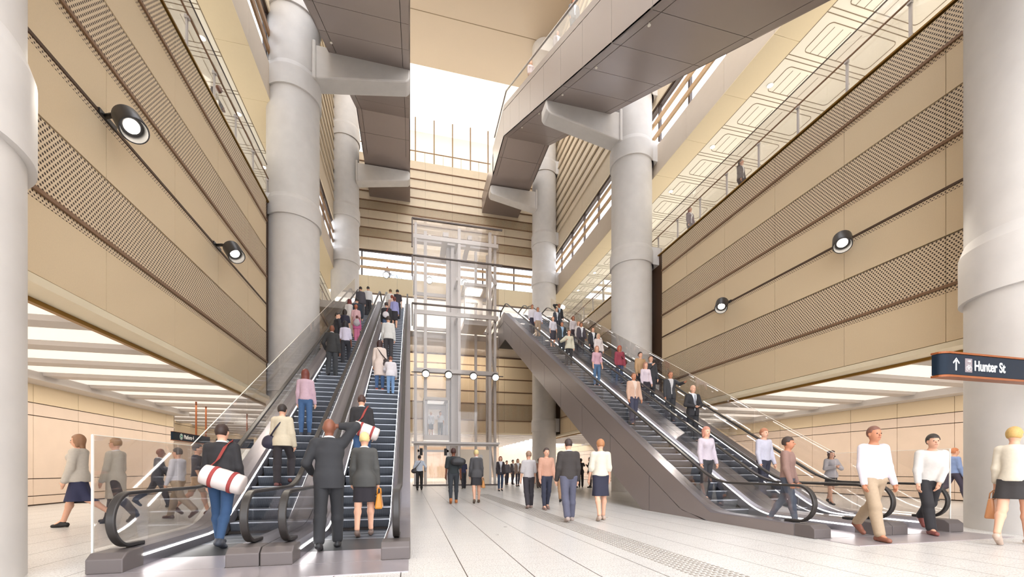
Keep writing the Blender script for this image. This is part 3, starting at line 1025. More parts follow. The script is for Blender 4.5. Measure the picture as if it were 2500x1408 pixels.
# steel posts behind the glass
def post(x, y, w=0.16, z1=LT - 0.15):
    MB().box((x - w / 2, y - w / 2, 0), (x + w / 2, y + w / 2, z1)).build('steel_post', M['steel'], lift)
post(0.38, 30.25); post(1.08, 31.2, 0.22); post(3.45, 30.3, 0.2); post(3.25, 32.0, 0.5); post(2.85, 32.4, 0.34)
post(5.7, 30.3, 0.22); post(6.15, 30.6, 0.18); post(6.1, 33.5, 0.22); post(5.1, 33.2, 0.2); post(0.4, 33.5, 0.2)
for z in (3.0, 8.2, 12.3, 17.6):
    MB().box((LX0 + 0.05, 30.15, z - 0.14), (LX1 - 0.02, 30.33, z + 0.14)).build('cross_beam', M['steel'], lift)
for z in (12.2, 14.9, 17.6):
    MB().box((LX0 + 0.05, 33.4, z - 0.12), (LX1 - 0.02, 33.6, z + 0.12)).build('cross_beam', M['steel'], lift)
    for x in (0.3, 3.3, 6.15):
        MB().box((x - 0.08, 30.2, z - 0.12), (x + 0.08, 33.5, z + 0.12)).build('side_beam', M['steel'], lift)
zz = [0.3, 4.3, 8.2, 12.2, 14.9, 17.6]
for i, (a, b) in enumerate(zip(zz[:-1], zz[1:])):
    y0, y1 = (30.6, 33.5) if i % 2 == 0 else (33.5, 30.6)
    MB().tube([(6.15, y0, a), (6.15, y1, b)], 0.09, 8).build('diagonal_brace', M['steel'], lift)
MB().box((LX0, 30.0, LT - 0.02), (LX1, LY1, LT + 0.0)).build('glass_roof', M['glass_lift'], lift)
MB().box((2.3, 30.4, LT - 0.75), (2.7, 33.6, LT - 0.45)).box((4.1, 30.4, LT - 0.75), (4.4, 33.6, LT - 0.45)).box((0.4, 31.6, LT - 0.7), (6.1, 32.0, LT - 0.5)).build('roof_steelwork', M['steel'], lift)
# doors and portal at the foot
MB().box((LX0 - 0.1, LY0 - 0.25, 2.98), (LX1, LY0 + 0.1, 3.12)).build('portal_beam', M['steel'], lift)
MB().box((0.5, 30.02, 0), (0.62, 30.1, 2.9)).box((2.55, 30.02, 0), (2.67, 30.1, 2.9)).box((0.5, 30.02, 2.4), (2.67, 30.1, 2.55)).build('door_frame', M['steel'], lift)
MB().box((0.62, 30.04, 0.02), (1.57, 30.06, 2.4)).build('lift_door', M['glass_lift'], lift)
MB().box((1.60, 30.04, 0.02), (2.55, 30.06, 2.4)).build('lift_door', M['glass_lift'], lift)
MB().box((3.5, 30.02, 0.02), (5.6, 30.05, 2.6)).build('plinth_panel', M['pinkish'], lift)
MB().box((LX0, LY0, 0.0), (LX1, LY0 + 0.2, 0.1)).build('kerb', M['steel_dark'], lift)
MB().disc((5.0, 29.98, 2.1), (0, -1, 0), 0.14).build('round_sign', M['steel'], lift)
for x in (0.75, 2.45):
    mb = MB().box((x - 0.10, 29.96, 2.15), (x + 0.10, 30.0, 2.65))
    mb.build('indicator', M['dark'], lift)
# white stair steps seen through the lower right of the shaft
def lift_car(x0, x1, y0, y1, z, label):
    e = empty('lift_car', ((x0 + x1) / 2, (y0 + y1) / 2, z), label, 'lift car', 'lift cars in the glass shaft')
    MB().box((x0, y0, z - 0.35), (x1, y1, z)).build('floor_pan', M['steel'], e)
    MB().box((x0, y0, z + 2.55), (x1, y1, z + 2.75)).build('roof_pan', M['steel'], e)
    MB().box((x0, y1 - 0.06, z), (x0 + 0.4, y1, z + 2.55)).box((x1 - 0.4, y1 - 0.06, z), (x1, y1, z + 2.55)).box((x0 + 0.4, y1 - 0.06, z + 2.15), (x1 - 0.4, y1, z + 2.55)).build('rear_wall', M['steel'], e)
    mid = (x0 + x1) / 2
    for a, b in ((x0 + 0.42, mid - 0.02), (mid + 0.02, x1 - 0.42)):
        MB().box((a, y1 - 0.05, z + 0.02), (b, y1 - 0.02, z + 2.13)).build('car_door', M['glass_win'], e)
    for x in (x0, x1 - 0.06):
        MB().box((x, y0, z), (x + 0.06, y0 + 0.08, z + 2.55)).build('corner_post', M['white'], e)
    MB().box((x0 + 0.02, y0, z + 0.02), (x1 - 0.02, y0 + 0.01, z + 2.53)).build('front_glass', M['glass_win'], e)
    for x in (x0 + 0.01, x1 - 0.02):
        MB().box((x, y0 + 0.02, z), (x + 0.01, y1 - 0.08, z + 2.5)).build('side_glass', M['glass_win'], e)
    MB().box((x0 + 0.3, y0 + 0.5, z + 2.50), (x1 - 0.3, y1 - 0.5, z + 2.54)).build('ceiling_light', M['lens'] if z > 10 else M['panel_light'], e)
    return e
CAR1 = 3.65
lift_car(0.95, 2.75, 30.7, 32.9, CAR1, 'lift car at the lower level holding two standing people')
MB().box((0.95, 30.7, CAR1 - 0.45), (2.75, 32.9, CAR1 - 0.38)).build('under_light', M['panel_light'], bpy.data.objects['lift_car'])
lift_car(3.85, 5.6, 30.7, 32.9, 12.2, 'empty bright lift car at the upper level')

# row of round spotlights on a bar across the shaft
bar = empty('lamp_bar', (3.2, 29.85, 7.95), 'thin dark bar across the glass shaft carrying four round spotlights', 'lamp bar')
MB().box((LX0 - 0.1, 29.86, 7.92), (LX1 + 0.3, 29.92, 7.98)).build('bar', M['steel_dark'], bar)
def round_lamp(x, y, z, label, r=0.27, group='round spotlights on the lamp bar'):
    e = empty('round_spotlight', (x, y, z), label, 'spotlight', group)
    mb = MB(); n = 24; vs = []; fs = []
    d = Vector((0, -0.86, -0.5)).normalized(); u = Vector((1, 0, 0)); w = d.cross(u); c = Vector((x, y, z))
    prof = [(-0.30, 0.001), (-0.29, r * 0.8), (-0.15, r), (0.05, r), (0.05, r * 0.85), (0.02, 0.001)]
    for (t, rr) in prof:
        for k in range(n):
            a = 2*PI*k/n; vs.append(c + d * t + (u * math.cos(a) + w * math.sin(a)) * rr)
    for i in range(len(prof) - 1):
        for k in range(n): fs.append((i*n+k, i*n+(k+1) % n, (i+1)*n+(k+1) % n, (i+1)*n+k))
    mb.add(vs, fs); ho = smooth_by_angle(mb.build('lamp_housing', M['lamp_body'], e))
    sub(MB().disc(c + d * 0.055, d, r * 0.8).build('lens', M['lens'], e), ho)
    return e
for i, px in enumerate((1.05, 2.62, 4.38, 5.98)):
    round_lamp(px, 29.55, 7.80, ['first of the four spotlights on the lamp bar, nearest the rising escalators', 'second spotlight on the lamp bar, above the two people in the lift',
        'third spotlight on the lamp bar, right of the lift car', 'last spotlight on the lamp bar, nearest the descending escalators'][i])
round_lamp(-1.9, 35.5, 17.0, 'round spotlight glowing above the heads at the escalator tops, below the bicycle', 0.26, None)
round_lamp(6.9, 35.0, 15.6, 'round spotlight hanging just right of the glass lift top', 0.26, None)
round_lamp(1.55, 35.2, 16.8, 'round spotlight seen through the upper left glass of the lift shaft', 0.28, None)
round_lamp(4.45, 35.0, 16.8, 'round spotlight seen through the upper right glass of the lift shaft', 0.28, None)

# ================================================================== SIGNS
def text_mesh(body, size, parent, name, mat, loc, rot, extrude=0.003, width=None, bold=0.0):
    cu = bpy.data.curves.new(name, 'FONT'); cu.body = body; cu.size = size; cu.extrude = extrude; cu.offset = bold
    cu.align_x = 'LEFT'; cu.align_y = 'CENTER'
    cu.materials.append(mat)
    tmp = bpy.data.objects.new(name, cu); COL.objects.link(tmp)
    bpy.context.view_layer.update()
    me = bpy.data.meshes.new_from_object(tmp.evaluated_get(bpy.context.evaluated_depsgraph_get()))
    bpy.data.objects.remove(tmp)
    o = bpy.data.objects.new(name, me); COL.objects.link(o)
    o.parent = parent; o.location = Vector(loc) - Vector(parent.location); o.rotation_euler = rot
    if width: o.scale = (width, 1, 1)
    return o

# street sign at the right: faces the camera side (-Y)
SX0, SX1, SY, SZ0, SZ1 = 7.42, 10.4, 4.35, 2.50, 2.84
sg = empty('street_sign', (SX0, SY, SZ0), 'navy direction sign with copper edges, up arrow, bicycle symbol and white street name', 'sign')
def sign_outline(x0, x1, y0, y1, r=0.09):
    pts = [(x1, y0)]
    for k in range(7):
        a = -PI/2 - PI/2 * k / 6
        pts.append((x0 + r * 1.6 + r * 1.6 * math.cos(a), y0 + r + r * math.sin(a)))
    pts += [(x0, y1), (x1, y1)]
    return pts
MB().prism(sign_outline(SX0, SX1, SY, SY + 0.14), 'z', SZ0 + 0.025, SZ1 - 0.02).build('sign_face', M['sign'], sg)
smooth_by_angle(bpy.data.objects['sign_face'])
MB().prism(sign_outline(SX0 - 0.005, SX1, SY - 0.01, SY + 0.15), 'z', SZ0 - 0.012, SZ0 + 0.018).build('copper_edge', M['sign_edge'], sg)
MB().prism(sign_outline(SX0 - 0.005, SX1, SY - 0.01, SY + 0.15), 'z', SZ1 - 0.014, SZ1 + 0.012).build('copper_edge', M['sign_edge'], sg)
yf = SY - 0.004
zc = (SZ0 + SZ1) / 2
a = MB()
ax = SX0 + 0.25
a.box((ax - 0.011, yf, zc - 0.085), (ax + 0.011, yf + 0.006, zc + 0.08))
for s in (-1, 1):
    a.add([(ax, yf, zc + 0.10), (ax, yf, zc + 0.068), (ax + s * 0.055, yf, zc + 0.010), (ax + s * 0.068, yf, zc + 0.028)], [(0, 1, 2, 3)])
a.build('arrow', M['sign_white'], sg)
px0 = SX0 + 0.43
MB().box((px0, yf, zc - 0.10), (px0 + 0.145, yf + 0.005, zc + 0.10)).build('pictogram_panel', M['sign_grey'], sg, bevel=0.002)
pc = MB()
yb = yf - 0.003
def ring(cx, cz, r, t):
    n = 24; vs = []; fs = []
    for k in range(n):
        a = 2*PI*k/n
        vs += [(cx + r * math.cos(a), yb, cz + r * math.sin(a)), (cx + (r - t) * math.cos(a), yb, cz + (r - t) * math.sin(a))]
    for k in range(n):
        j = (k + 1) % n; fs.append((2*k, 2*k+1, 2*j+1, 2*j))
    pc.add(vs, fs)
def bar2(x0, z0, x1, z1, t):
    dx, dz = x1 - x0, z1 - z0; L = math.hypot(dx, dz); nx, nz = -dz / L * t / 2, dx / L * t / 2
    pc.add([(x0 + nx, yb, z0 + nz), (x1 + nx, yb, z1 + nz), (x1 - nx, yb, z1 - nz), (x0 - nx, yb, z0 - nz)], [(0, 1, 2, 3)])
cxl, cxr, cz = px0 + 0.040, px0 + 0.108, zc - 0.045
ring(cxl, cz, 0.029, 0.004); ring(cxr, cz, 0.029, 0.004)
hub = (px0 + 0.072, cz); seat = (px0 + 0.055, cz + 0.045); head = (px0 + 0.095, cz + 0.045)
for p, q in (((cxl, cz), hub), (hub, seat), ((cxl, cz), seat), (seat, head), (hub, head), (head, (cxr, cz)), (head, (px0 + 0.099, cz + 0.058)), ((px0 + 0.047, cz + 0.054), (px0 + 0.062, cz + 0.054))):
    bar2(p[0], p[1], q[0], q[1], 0.004)
pc.build('bicycle_symbol', M['sign_white'], sg); pc = MB()
bar2(px0 + 0.045, zc + 0.062, px0 + 0.09, zc + 0.062, 0.012)
n = 16; pc.add([(px0 + 0.095 + 0.015 * math.cos(2*PI*k/n), yb, zc + 0.062 + 0.015 * math.sin(2*PI*k/n)) for k in range(n)], [tuple(range(n))])
pc.build('key_symbol', M['sign_white'], sg)
text_mesh('Hunter St', 0.205, sg, 'lettering', M['sign_white'], (px0 + 0.185, yf, zc - 0.005), (PI/2, 0, 0), 0.002, 0.80, 0.004)
MB().box((SX0 + 2.4, SY + 0.03, SZ1), (SX0 + 2.5, SY + 0.11, 4.1)).build('hanger', M['sign_edge'], sg)

# platform sign over the left concourse, facing the hall (+X)
PX, PY0, PY1, PZ0, PZ1 = -9.0, 19.0, 22.1, 2.32, 2.64
ps = empty('platform_sign', (PX, PY0, PZ0), 'navy hanging sign with round teal logo and the words Platform 4', 'sign')
MB().box((PX - 0.08, PY0, PZ0), (PX, PY1, PZ1)).build('sign_face', M['sign'], ps)
MB().box((PX - 0.09, PY0 - 0.01, PZ0 - 0.02), (PX + 0.01, PY1 + 0.01, PZ0)).box((PX - 0.09, PY0 - 0.01, PZ1), (PX + 0.01, PY1 + 0.01, PZ1 + 0.015)).build('copper_edge', M['sign_edge'], ps)
for y in (20.9, 21.8):
    MB().tube([(PX - 0.04, y, PZ1), (PX - 0.04, y, 4.1)], 0.035, 8).build('hanger', M['sign_edge'], ps)
def logo(x, y, z, r, parent, axis='x'):
    def P(dy, dz, e): return (x + e, y + dy, z + dz) if axis == 'x' else (x + dy, y - e, z + dz)
    n = 24
    MB().add([P(r * math.cos(2*PI*k/n), r * math.sin(2*PI*k/n), 0.004) for k in range(n)], [tuple(range(n))]).build('logo_disc', M['sign_white'], parent)
    MB().add([P(r*.86 * math.cos(2*PI*k/n), r*.86 * math.sin(2*PI*k/n), 0.007) for k in range(n)], [tuple(range(n))]).build('logo_ring', M['teal'], parent)
    MB().add([P(r*.70 * math.cos(2*PI*k/n), r*.70 * math.sin(2*PI*k/n), 0.010) for k in range(n)], [tuple(range(n))]).build('logo_disc', M['sign_white'], parent)
    m = MB(); s = r * 0.42; t = r * 0.13
    for a, b in (((-s, -s), (-s, s)), ((-s, s), (0, -s*.2)), ((0, -s*.2), (s, s)), ((s, s), (s, -s))):
        dx, dz = b[0] - a[0], b[1] - a[1]; L = math.hypot(dx, dz); nx, nz = -dz / L * t, dx / L * t
        m.add([P(a[0] + nx, a[1] + nz, 0.013), P(b[0] + nx, b[1] + nz, 0.013), P(b[0] - nx, b[1] - nz, 0.013), P(a[0] - nx, a[1] - nz, 0.013)], [(0, 1, 2, 3)])
    m.build('logo_letter', M['teal'], parent)
logo(PX, PY0 + 0.60, (PZ0 + PZ1) / 2, 0.125, ps)
text_mesh('Platform 4', 0.23, ps, 'lettering', M['sign_white'], (PX + 0.004, PY0 + 0.80, (PZ0 + PZ1) / 2), (PI/2, 0, PI/2), 0.002, 0.82, 0.006)

# second sign and information board behind it
p2 = empty('hanging_sign', (-9.6, 24.2, 2.2), 'smaller navy hanging sign with a teal logo, behind the Platform 4 sign', 'sign')
MB().box((-9.6, 24.2, 2.25), (-7.9, 24.3, 2.72)).build('sign_face', M['sign'], p2)
logo(-9.15, 24.2, 2.48, 0.19, p2, 'y')
MB().tube([(-8.2, 24.25, 2.72), (-8.2, 24.25, 4.1)], 0.035, 8).build('hanger', M['sign_edge'], p2)
ib = empty('information_board', (-9.0, 24.05, 0), 'white information board with teal logo under the hanging navy sign', 'board')
MB().box((-9.7, 24.05, 0.55), (-8.0, 24.1, 2.2)).build('board', M['sign_white'], ib)
MB().box((-9.6, 24.06, 0.0), (-9.5, 24.1, 0.55)).box((-8.2, 24.06, 0.0), (-8.1, 24.1, 0.55)).build('foot', M['steel'], ib)
logo(-9.35, 24.05, 1.98, 0.09, ib, 'y')
MB().box((-9.15, 24.042, 2.0), (-8.95, 24.05, 2.015)).box((-9.15, 24.042, 1.95), (-8.8, 24.05, 1.97)).box((-9.5, 24.042, 1.80), (-9.1, 24.05, 1.815)).build('small_print', M['steel_dark'], ib)
MB().box((-9.4, 24.042, 0.65), (-9.0, 24.05, 0.69)).build('teal_bar', M['teal'], ib)

# ------------------------------------------------------------------ glass wing with touch post by the left escalator
# ================================================================== CAMERA, WORLD, LIGHT
cam = bpy.data.cameras.new('camera')
cam.sensor_width = 36; cam.lens = 1020 / 2500 * 36; cam.shift_y = (1146 - 704) / 2500
cam.clip_start = 0.05; cam.clip_end = 300
co = bpy.data.objects.new('camera', cam); COL.objects.link(co)
co.location = (0, 0, 1.15); co.rotation_euler = (PI/2, 0, -math.radians(13.7))
SC.camera = co

w = bpy.data.worlds.new('world'); SC.world = w; w.use_nodes = True
bg = w.node_tree.nodes['Background']
bg.inputs[0].default_value = srgb(246, 249, 255); bg.inputs[1].default_value = 3.0

def area(name, loc, rot, sx, sy, power, col=(1, 0.95, 0.87)):
    l = bpy.data.lights.new(name, 'AREA'); l.shape = 'RECTANGLE'; l.size = sx; l.size_y = sy; l.energy = power; l.color = col
    o = bpy.data.objects.new(name, l); COL.objects.link(o); o.location = loc; o.rotation_euler = rot
    return o
# added gallery fill: unseen area lights throwing light up at the white ceilings
area('gallery_fill_left', (XL - 3.2, 18, 13.0), (PI, 0, 0), 3.0, 34, 330)
area('gallery_fill_right', (XR + 3.2, 18, 13.0), (PI, 0, 0), 3.0, 34, 420)
# room behind the escalator heads
area('back_room_light', (3.4, 45, 16.6), (0, 0, 0), 14, 10, 900)
area('atrium_rear_fill', (3.4, 31.5, TOP - 0.3), (0, 0, 0), 12, 7, 250)  # added fill under the ceiling, brightens the far end of the atrium
area('concourse_light', (3.4, 50, 4.3), (0, 0, 0), 14, 16, 900)
area('concourse_fill_left', (-9.3, 14, 3.95), (0, 0, 0), 2.0, 30, 430)  # added fill on both sides, lifts the concourse walls and floor
area('concourse_fill_right', (16.6, 16, 3.95), (0, 0, 0), 2.0, 34, 420)
area('under_landing_fill', (3.2, 36.3, 11.6), (math.radians(35), 0, 0), 9, 1.5, 260)  # added fill below the slab, brightens the lower back wall
area('balcony_light', (3.4, 42, 32.2), (0, 0, 0), 14, 4, 400)

SC.view_settings.view_transform = 'Standard'
SC.view_settings.look = 'None'
SC.view_settings.exposure = 0.60
SC.view_settings.gamma = 1.0
SC.view_settings.use_curve_mapping = False
SC.cycles.max_bounces = 6
SC.cycles.diffuse_bounces = 3
SC.cycles.glossy_bounces = 2
SC.cycles.transparent_max_bounces = 24
SC.cycles.transmission_bounces = 2
SC.cycles.caustics_reflective = False
SC.cycles.caustics_refractive = False
SC.cycles.use_denoising = True
SC.cycles.use_adaptive_sampling = True
SC.cycles.adaptive_threshold = 0.15
SC.cycles.sample_clamp_indirect = 6

# ================================================================== PEOPLE
# Each figure is laid out as a posed skeleton; the body, each garment and the hair are smooth
# blended surfaces polygonised on a fine lattice, so the body is one continuous mesh.
BIG = 0.25

def surface_nets(S, org, h):
    neg = S < 0
    c = np.zeros(tuple(n - 1 for n in S.shape), np.int8)
    for dx in (0, 1):
        for dy in (0, 1):
            for dz in (0, 1):
                c += neg[dx:dx + c.shape[0], dy:dy + c.shape[1], dz:dz + c.shape[2]]
    act = (c > 0) & (c < 8)
    ii, jj, kk = np.nonzero(act)
    idx = -np.ones(c.shape, np.int32); idx[ii, jj, kk] = np.arange(len(ii))
    P = np.zeros((len(ii), 3)); W = np.zeros(len(ii))
    corners = [(a, b, d) for a in (0, 1) for b in (0, 1) for d in (0, 1)]
    for a in corners:
        for ax in range(3):
            if a[ax] == 1: continue
            b = list(a); b[ax] = 1
            va = S[ii + a[0], jj + a[1], kk + a[2]]; vb = S[ii + b[0], jj + b[1], kk + b[2]]
            cr = (va < 0) != (vb < 0)
            t = np.where(cr, va / np.where(cr, va - vb, 1), 0)
            for q in range(3):
                P[:, q] += np.where(cr, a[q] + (t if q == ax else 0), 0)
            W += cr
    P /= np.maximum(W, 1)[:, None]
    V = (P + np.stack([ii, jj, kk], 1)) * h + np.array(org)
    F = []
    for ax in range(3):
        o1, o2 = [(1, 2), (2, 0), (0, 1)][ax]
        s0 = [slice(1, -1)] * 3; s0[ax] = slice(0, -1)
        s1 = [slice(1, -1)] * 3; s1[ax] = slice(1, None)
        a = neg[tuple(s0)]; b = neg[tuple(s1)]
        e = np.nonzero(a != b)
        p = [e[0].copy(), e[1].copy(), e[2].copy()]
        for q in range(3):
            if q != ax: p[q] += 1
        inside = a[e]
        def cell(d1, d2):
            q = [p[0].copy(), p[1].copy(), p[2].copy()]
            q[o1] = q[o1] - d1; q[o2] = q[o2] - d2
            return idx[q[0], q[1], q[2]]
        quad = np.stack([cell(0, 0), cell(1, 0), cell(1, 1), cell(0, 1)], 1)
        quad[~inside] = quad[~inside][:, ::-1]
        F.append(quad)
    F = np.concatenate(F)
    F = F[(F >= 0).all(1)]
    return V, F

def smin(a, b, k):
    h = np.clip(0.5 + 0.5 * (b - a) / k, 0, 1)
    return b + (a - b) * h - k * h * (1 - h)

class Field:
    def __init__(s, lo, hi, h):
        s.h = h; s.lo = np.array(lo, float)
        n = np.ceil((np.array(hi) - s.lo) / h).astype(int) + 1
        s.ax = [s.lo[i] + h * np.arange(n[i]) for i in range(3)]
        s.S = np.full(tuple(n), BIG)
    def _sl(s, lo, hi):
        out = []
        for i in range(3):
            a = int(np.searchsorted(s.ax[i], lo[i])); b = int(np.searchsorted(s.ax[i], hi[i]))
            if b <= a: return None
            out.append(slice(a, b))
        return tuple(out)
    def grid(s, sl):
        return (s.ax[0][sl[0]][:, None, None], s.ax[1][sl[1]][None, :, None], s.ax[2][sl[2]][None, None, :])
    def put(s, fn, lo, hi, k=0.03):
        m = 0.07
        sl = s._sl(np.array(lo) - m, np.array(hi) + m)
        if sl is None: return s
        d = fn(*s.grid(sl))
        s.S[sl] = smin(s.S[sl], d, k) if k > 0 else np.minimum(s.S[sl], d)
        return s
    def cap(s, a, b, ra, rb=None, k=0.03, flat=None):
        """Tapered capsule; flat = (axis index, factor) squashes it along an axis."""
        rb = ra if rb is None else rb
        a = np.array(a, float); b = np.array(b, float)
        sc = np.ones(3)
        if flat: sc[flat[0]] = flat[1]
        R = max(ra, rb) * 1.0
        def fn(X, Y, Z):
            px, py, pz = (X - a[0]) / sc[0], (Y - a[1]) / sc[1], (Z - a[2]) / sc[2]
            d = (b - a) / sc; L = float(d @ d) or 1e-9
            t = np.clip((px * d[0] + py * d[1] + pz * d[2]) / L, 0, 1)
            return (np.sqrt((px - t*d[0])**2 + (py - t*d[1])**2 + (pz - t*d[2])**2) - (ra + (rb - ra) * t)) * min(1, sc.min())
        pad = R * max(1, sc.max())
        return s.put(fn, np.minimum(a, b) - pad, np.maximum(a, b) + pad, k)
    def ell(s, c, r, k=0.03, rx=0.0):
        c = np.array(c, float); r = np.array(r, float)
        cs, sn = math.cos(rx), math.sin(rx)
        def fn(X, Y, Z):
            x = X - c[0]; y0 = Y - c[1]; z0 = Z - c[2]
            y = y0 * cs + z0 * sn; z = -y0 * sn + z0 * cs
            k0 = np.sqrt((x/r[0])**2 + (y/r[1])**2 + (z/r[2])**2)
            k1 = np.sqrt((x/r[0]**2)**2 + (y/r[1]**2)**2 + (z/r[2]**2)**2)
            return k0 * (k0 - 1) / np.maximum(k1, 1e-6)
        R = r.max() if rx else r
        return s.put(fn, c - R, c + R, k)
    def clip(s, fn):
        X, Y, Z = s.grid((slice(None),) * 3)
        s.S = np.maximum(s.S, fn(X, Y, Z))
        return s
    def mesh(s, name, mat, parent):
        S = s.S
        S[0] = S[-1] = BIG; S[:, 0] = S[:, -1] = BIG; S[:, :, 0] = S[:, :, -1] = BIG
        V, F = surface_nets(S, s.lo, s.h)
        if len(F) == 0: return None
        me = bpy.data.meshes.new(name)
        me.vertices.add(len(V)); me.vertices.foreach_set('co', V.astype(np.float32).ravel())
        me.loops.add(len(F) * 4); me.loops.foreach_set('vertex_index', F.astype(np.int32).ravel())
        me.polygons.add(len(F)); me.polygons.foreach_set('loop_start', np.arange(0, len(F) * 4, 4, dtype=np.int32))
        me.polygons.foreach_set('loop_total', np.full(len(F), 4, np.int32))
        me.polygons.foreach_set('use_smooth', np.ones(len(F), bool))
        me.materials.append(mat)
        me.update(calc_edges=True); me.validate()
        o = bpy.data.objects.new(name, me); COL.objects.link(o); o.parent = parent
        return o

def rot2(ang, v):
    return v

SKIN = {'l': 'skin1', 'd': 'skin2', 't': 'skin3'}
n_people = 0

def person(x, y, z, face, H=1.75, sex='m', skin='l', hair=(50, 36, 28), hairstyle='short', top=(240, 240, 240), topk='shirt',
           sleeve=1.0, bottom=(40, 40, 46), bk='trousers', hem=0.52, shoes=(30, 26, 26), stride=0.0, armL=(5, 8, 12, 0), armR=(5, 8, 12, 0),
           handL=None, handR=None, lean=0.0, look=0.0, lod=1, label='', under=None, tie=None, thin=1.0, step=0.0):
    """face: heading in degrees, 0 = looking away from the camera along +Y, 180 = towards it.
    arm = (forward pitch, sideways, elbow bend, inward)   stride: leg swing in degrees."""
    global n_people
    n_people += 1
    e = empty('person', (x, y, z), label, 'person', None, rz=-math.radians(face))
    h = {0: 0.0105, 1: 0.016, 2: 0.024}[lod]
    s = H / 1.75
    fem = sex == 'f'
    w = (0.90 if fem else 1.0) * thin
    # ---------------- skeleton
    hipx = 0.088; TH, SH = 0.44 * s, 0.42 * s
    legs = {}
    for sd, sg in (('L', -1), ('R', 1)):
        a = math.radians(stride) * sg
        kn = math.radians(abs(stride) * (0.35 if sg * stride > 0 else 1.1) + (2 if lod else 2))
        hip = np.array([sg * hipx * s, 0, 0.0])
        knee = hip + TH * np.array([sg * 0.02, math.sin(a), -math.cos(a)])
        b = a - kn
        ank = knee + SH * np.array([0, math.sin(b), -math.cos(b)])
        foot_pitch = (b * 0.8 if b < -0.12 else 0.0)
        legs[sd] = [hip, knee, ank, foot_pitch]
    if step:                                     # one foot on the next step up
        hip = np.array([hipx * s, 0, 0.0]); a = math.radians(38)
        knee = hip + TH * np.array([0.02, math.sin(a), -math.cos(a)])
        legs['R'] = [hip, knee, knee + SH * np.array([0, math.sin(-0.10), -math.cos(0.10)]), 0.0]
    heel = 0.045 if (fem and bk in ('skirt', 'dress')) else 0.012
    low = min(l[2][2] + (math.sin(l[3]) * 0.10 * s) for l in legs.values())
    zh = -low + 0.085 * s + heel
    for l in legs.values():
        for i in range(3): l[i] = l[i] + np.array([0, 0, zh])
    ln = math.radians(lean)
    def T(px, py, pz):                           # torso point above the hips, leaned forward
        py *= s; pz *= s
        return np.array([px * s, py * math.cos(ln) + pz * math.sin(ln), zh + pz * math.cos(ln) - py * math.sin(ln)])
    shw = 0.166 * w
    neck = T(0, 0.005, 0.56); chest = T(0, 0.01, 0.36); waist = T(0, 0.0, 0.17); pelv = T(0, 0, 0.02)
    shL, shR = T(-shw, 0, 0.482), T(shw, 0, 0.482)
    lk = math.radians(look)
    hc = T(0, 0.022, 0.695)                      # head centre
    def Hd(px, py, pz):                          # point on the head
        c, sn = math.cos(lk), math.sin(lk)
        return hc + s * np.array([px * c + py * sn, -px * sn + py * c, pz])
    arms = {}
    for sd, sg, sh, spec, hand in (('L', -1, shL, armL, handL), ('R', 1, shR, armR, handR)):
        UA, FA = 0.295 * s, 0.26 * s
        if hand is not None:                     # hand reached to a point given relative to the torso
            wr = T(*hand)
            d = wr - sh; D = float(np.linalg.norm(d)); D2 = min(D, (UA + FA) * 0.985)
            wr = sh + d / D * D2
            ca = (UA*UA + D2*D2 - FA*FA) / (2 * UA * D2); ca = max(-1, min(1, ca)); sa = math.sqrt(1 - ca*ca)
            u = d / D
            pole = np.array([sg * 0.9, -0.35, -0.75]); pole = pole - u * (pole @ u); pole /= np.linalg.norm(pole)
            el = sh + u * UA * ca + pole * UA * sa
            dirf = (wr - el) / FA
        else:
            p, ab, fl, inn = (math.radians(v) for v in spec)
            du = np.array([sg * math.sin(ab), math.sin(p) * math.cos(ab), -math.cos(p) * math.cos(ab)])
            el = sh + UA * du
            q = p + fl
            dirf = np.array([sg * (math.sin(ab) * 0.5 - math.sin(inn)), math.sin(q), -math.cos(q)]); dirf /= np.linalg.norm(dirf)
            wr = el + FA * dirf
        arms[sd] = [sh, el, wr, dirf, sg]
    allp = [l[i] for l in legs.values() for i in range(3)] + [a[i] for a in arms.values() for i in range(3)] + [neck, hc]
    lo = np.min(allp, 0) - 0.24; hi = np.max(allp, 0) + 0.24
    lo[2] = min(-0.03, lo[2] + 0.1)
    lo[0] = min(lo[0], -0.30); hi[0] = max(hi[0], 0.30); lo[1] = min(lo[1], -0.28); hi[1] = max(hi[1], 0.30)
    # ---------------- shared shapes
    def torso(f, g=0.0, k=0.05, boxy=0.0):
        f.ell(pelv + [0, 0, 0.0], np.array([0.160 * (1.04 if fem else 1) * w + 0.0, 0.112, 0.135]) * s + g, k, -ln)
        f.ell(waist, np.array([(0.118 if fem else 0.138) * w + boxy, 0.092 + boxy * 0.7, 0.16]) * s + g, k, -ln)
        f.ell(chest, np.array([(0.142 if fem else 0.162) * w + boxy * 0.5, 0.112, 0.17]) * s + g, k, -ln)
        if fem:
            for q in (-1, 1): f.ell(T(q * 0.065, 0.085, 0.385), np.array([0.058, 0.052, 0.058]) * s + g, 0.04)
        f.cap(shL + [0.035, 0, 0.0], shR - [0.035, 0, 0.0], 0.050 * s + g, None, k, (1, 1.15))
        f.cap(T(0, -0.012, 0.49), T(0, 0.0, 0.56), 0.085 * s + g, 0.050 * s + g, 0.06)
    def leg(f, sd, g=0.0, lo_t=1.0, k=0.035, wide=0.0):
        hip, kn, an, fp = legs[sd]
        f.cap(hip, kn, 0.088 * s * w + g, 0.056 * s + g + wide * 0.6, k)
        e_ = kn + (an - kn) * lo_t
        mid = kn + (an - kn) * 0.3 + np.array([0, -0.018 * s, 0])
        if wide > 0:
            f.cap(kn, mid, 0.057 * s + g + wide * 0.6, 0.056 * s + g + wide * 0.5, k); f.cap(mid, e_, 0.056 * s + g + wide * 0.5, 0.044 * s + g + wide, k)
        else:
            f.cap(kn, mid, 0.055 * s + g, 0.055 * s + g, k); f.cap(mid, e_, 0.055 * s + g, 0.038 * s + g, k)
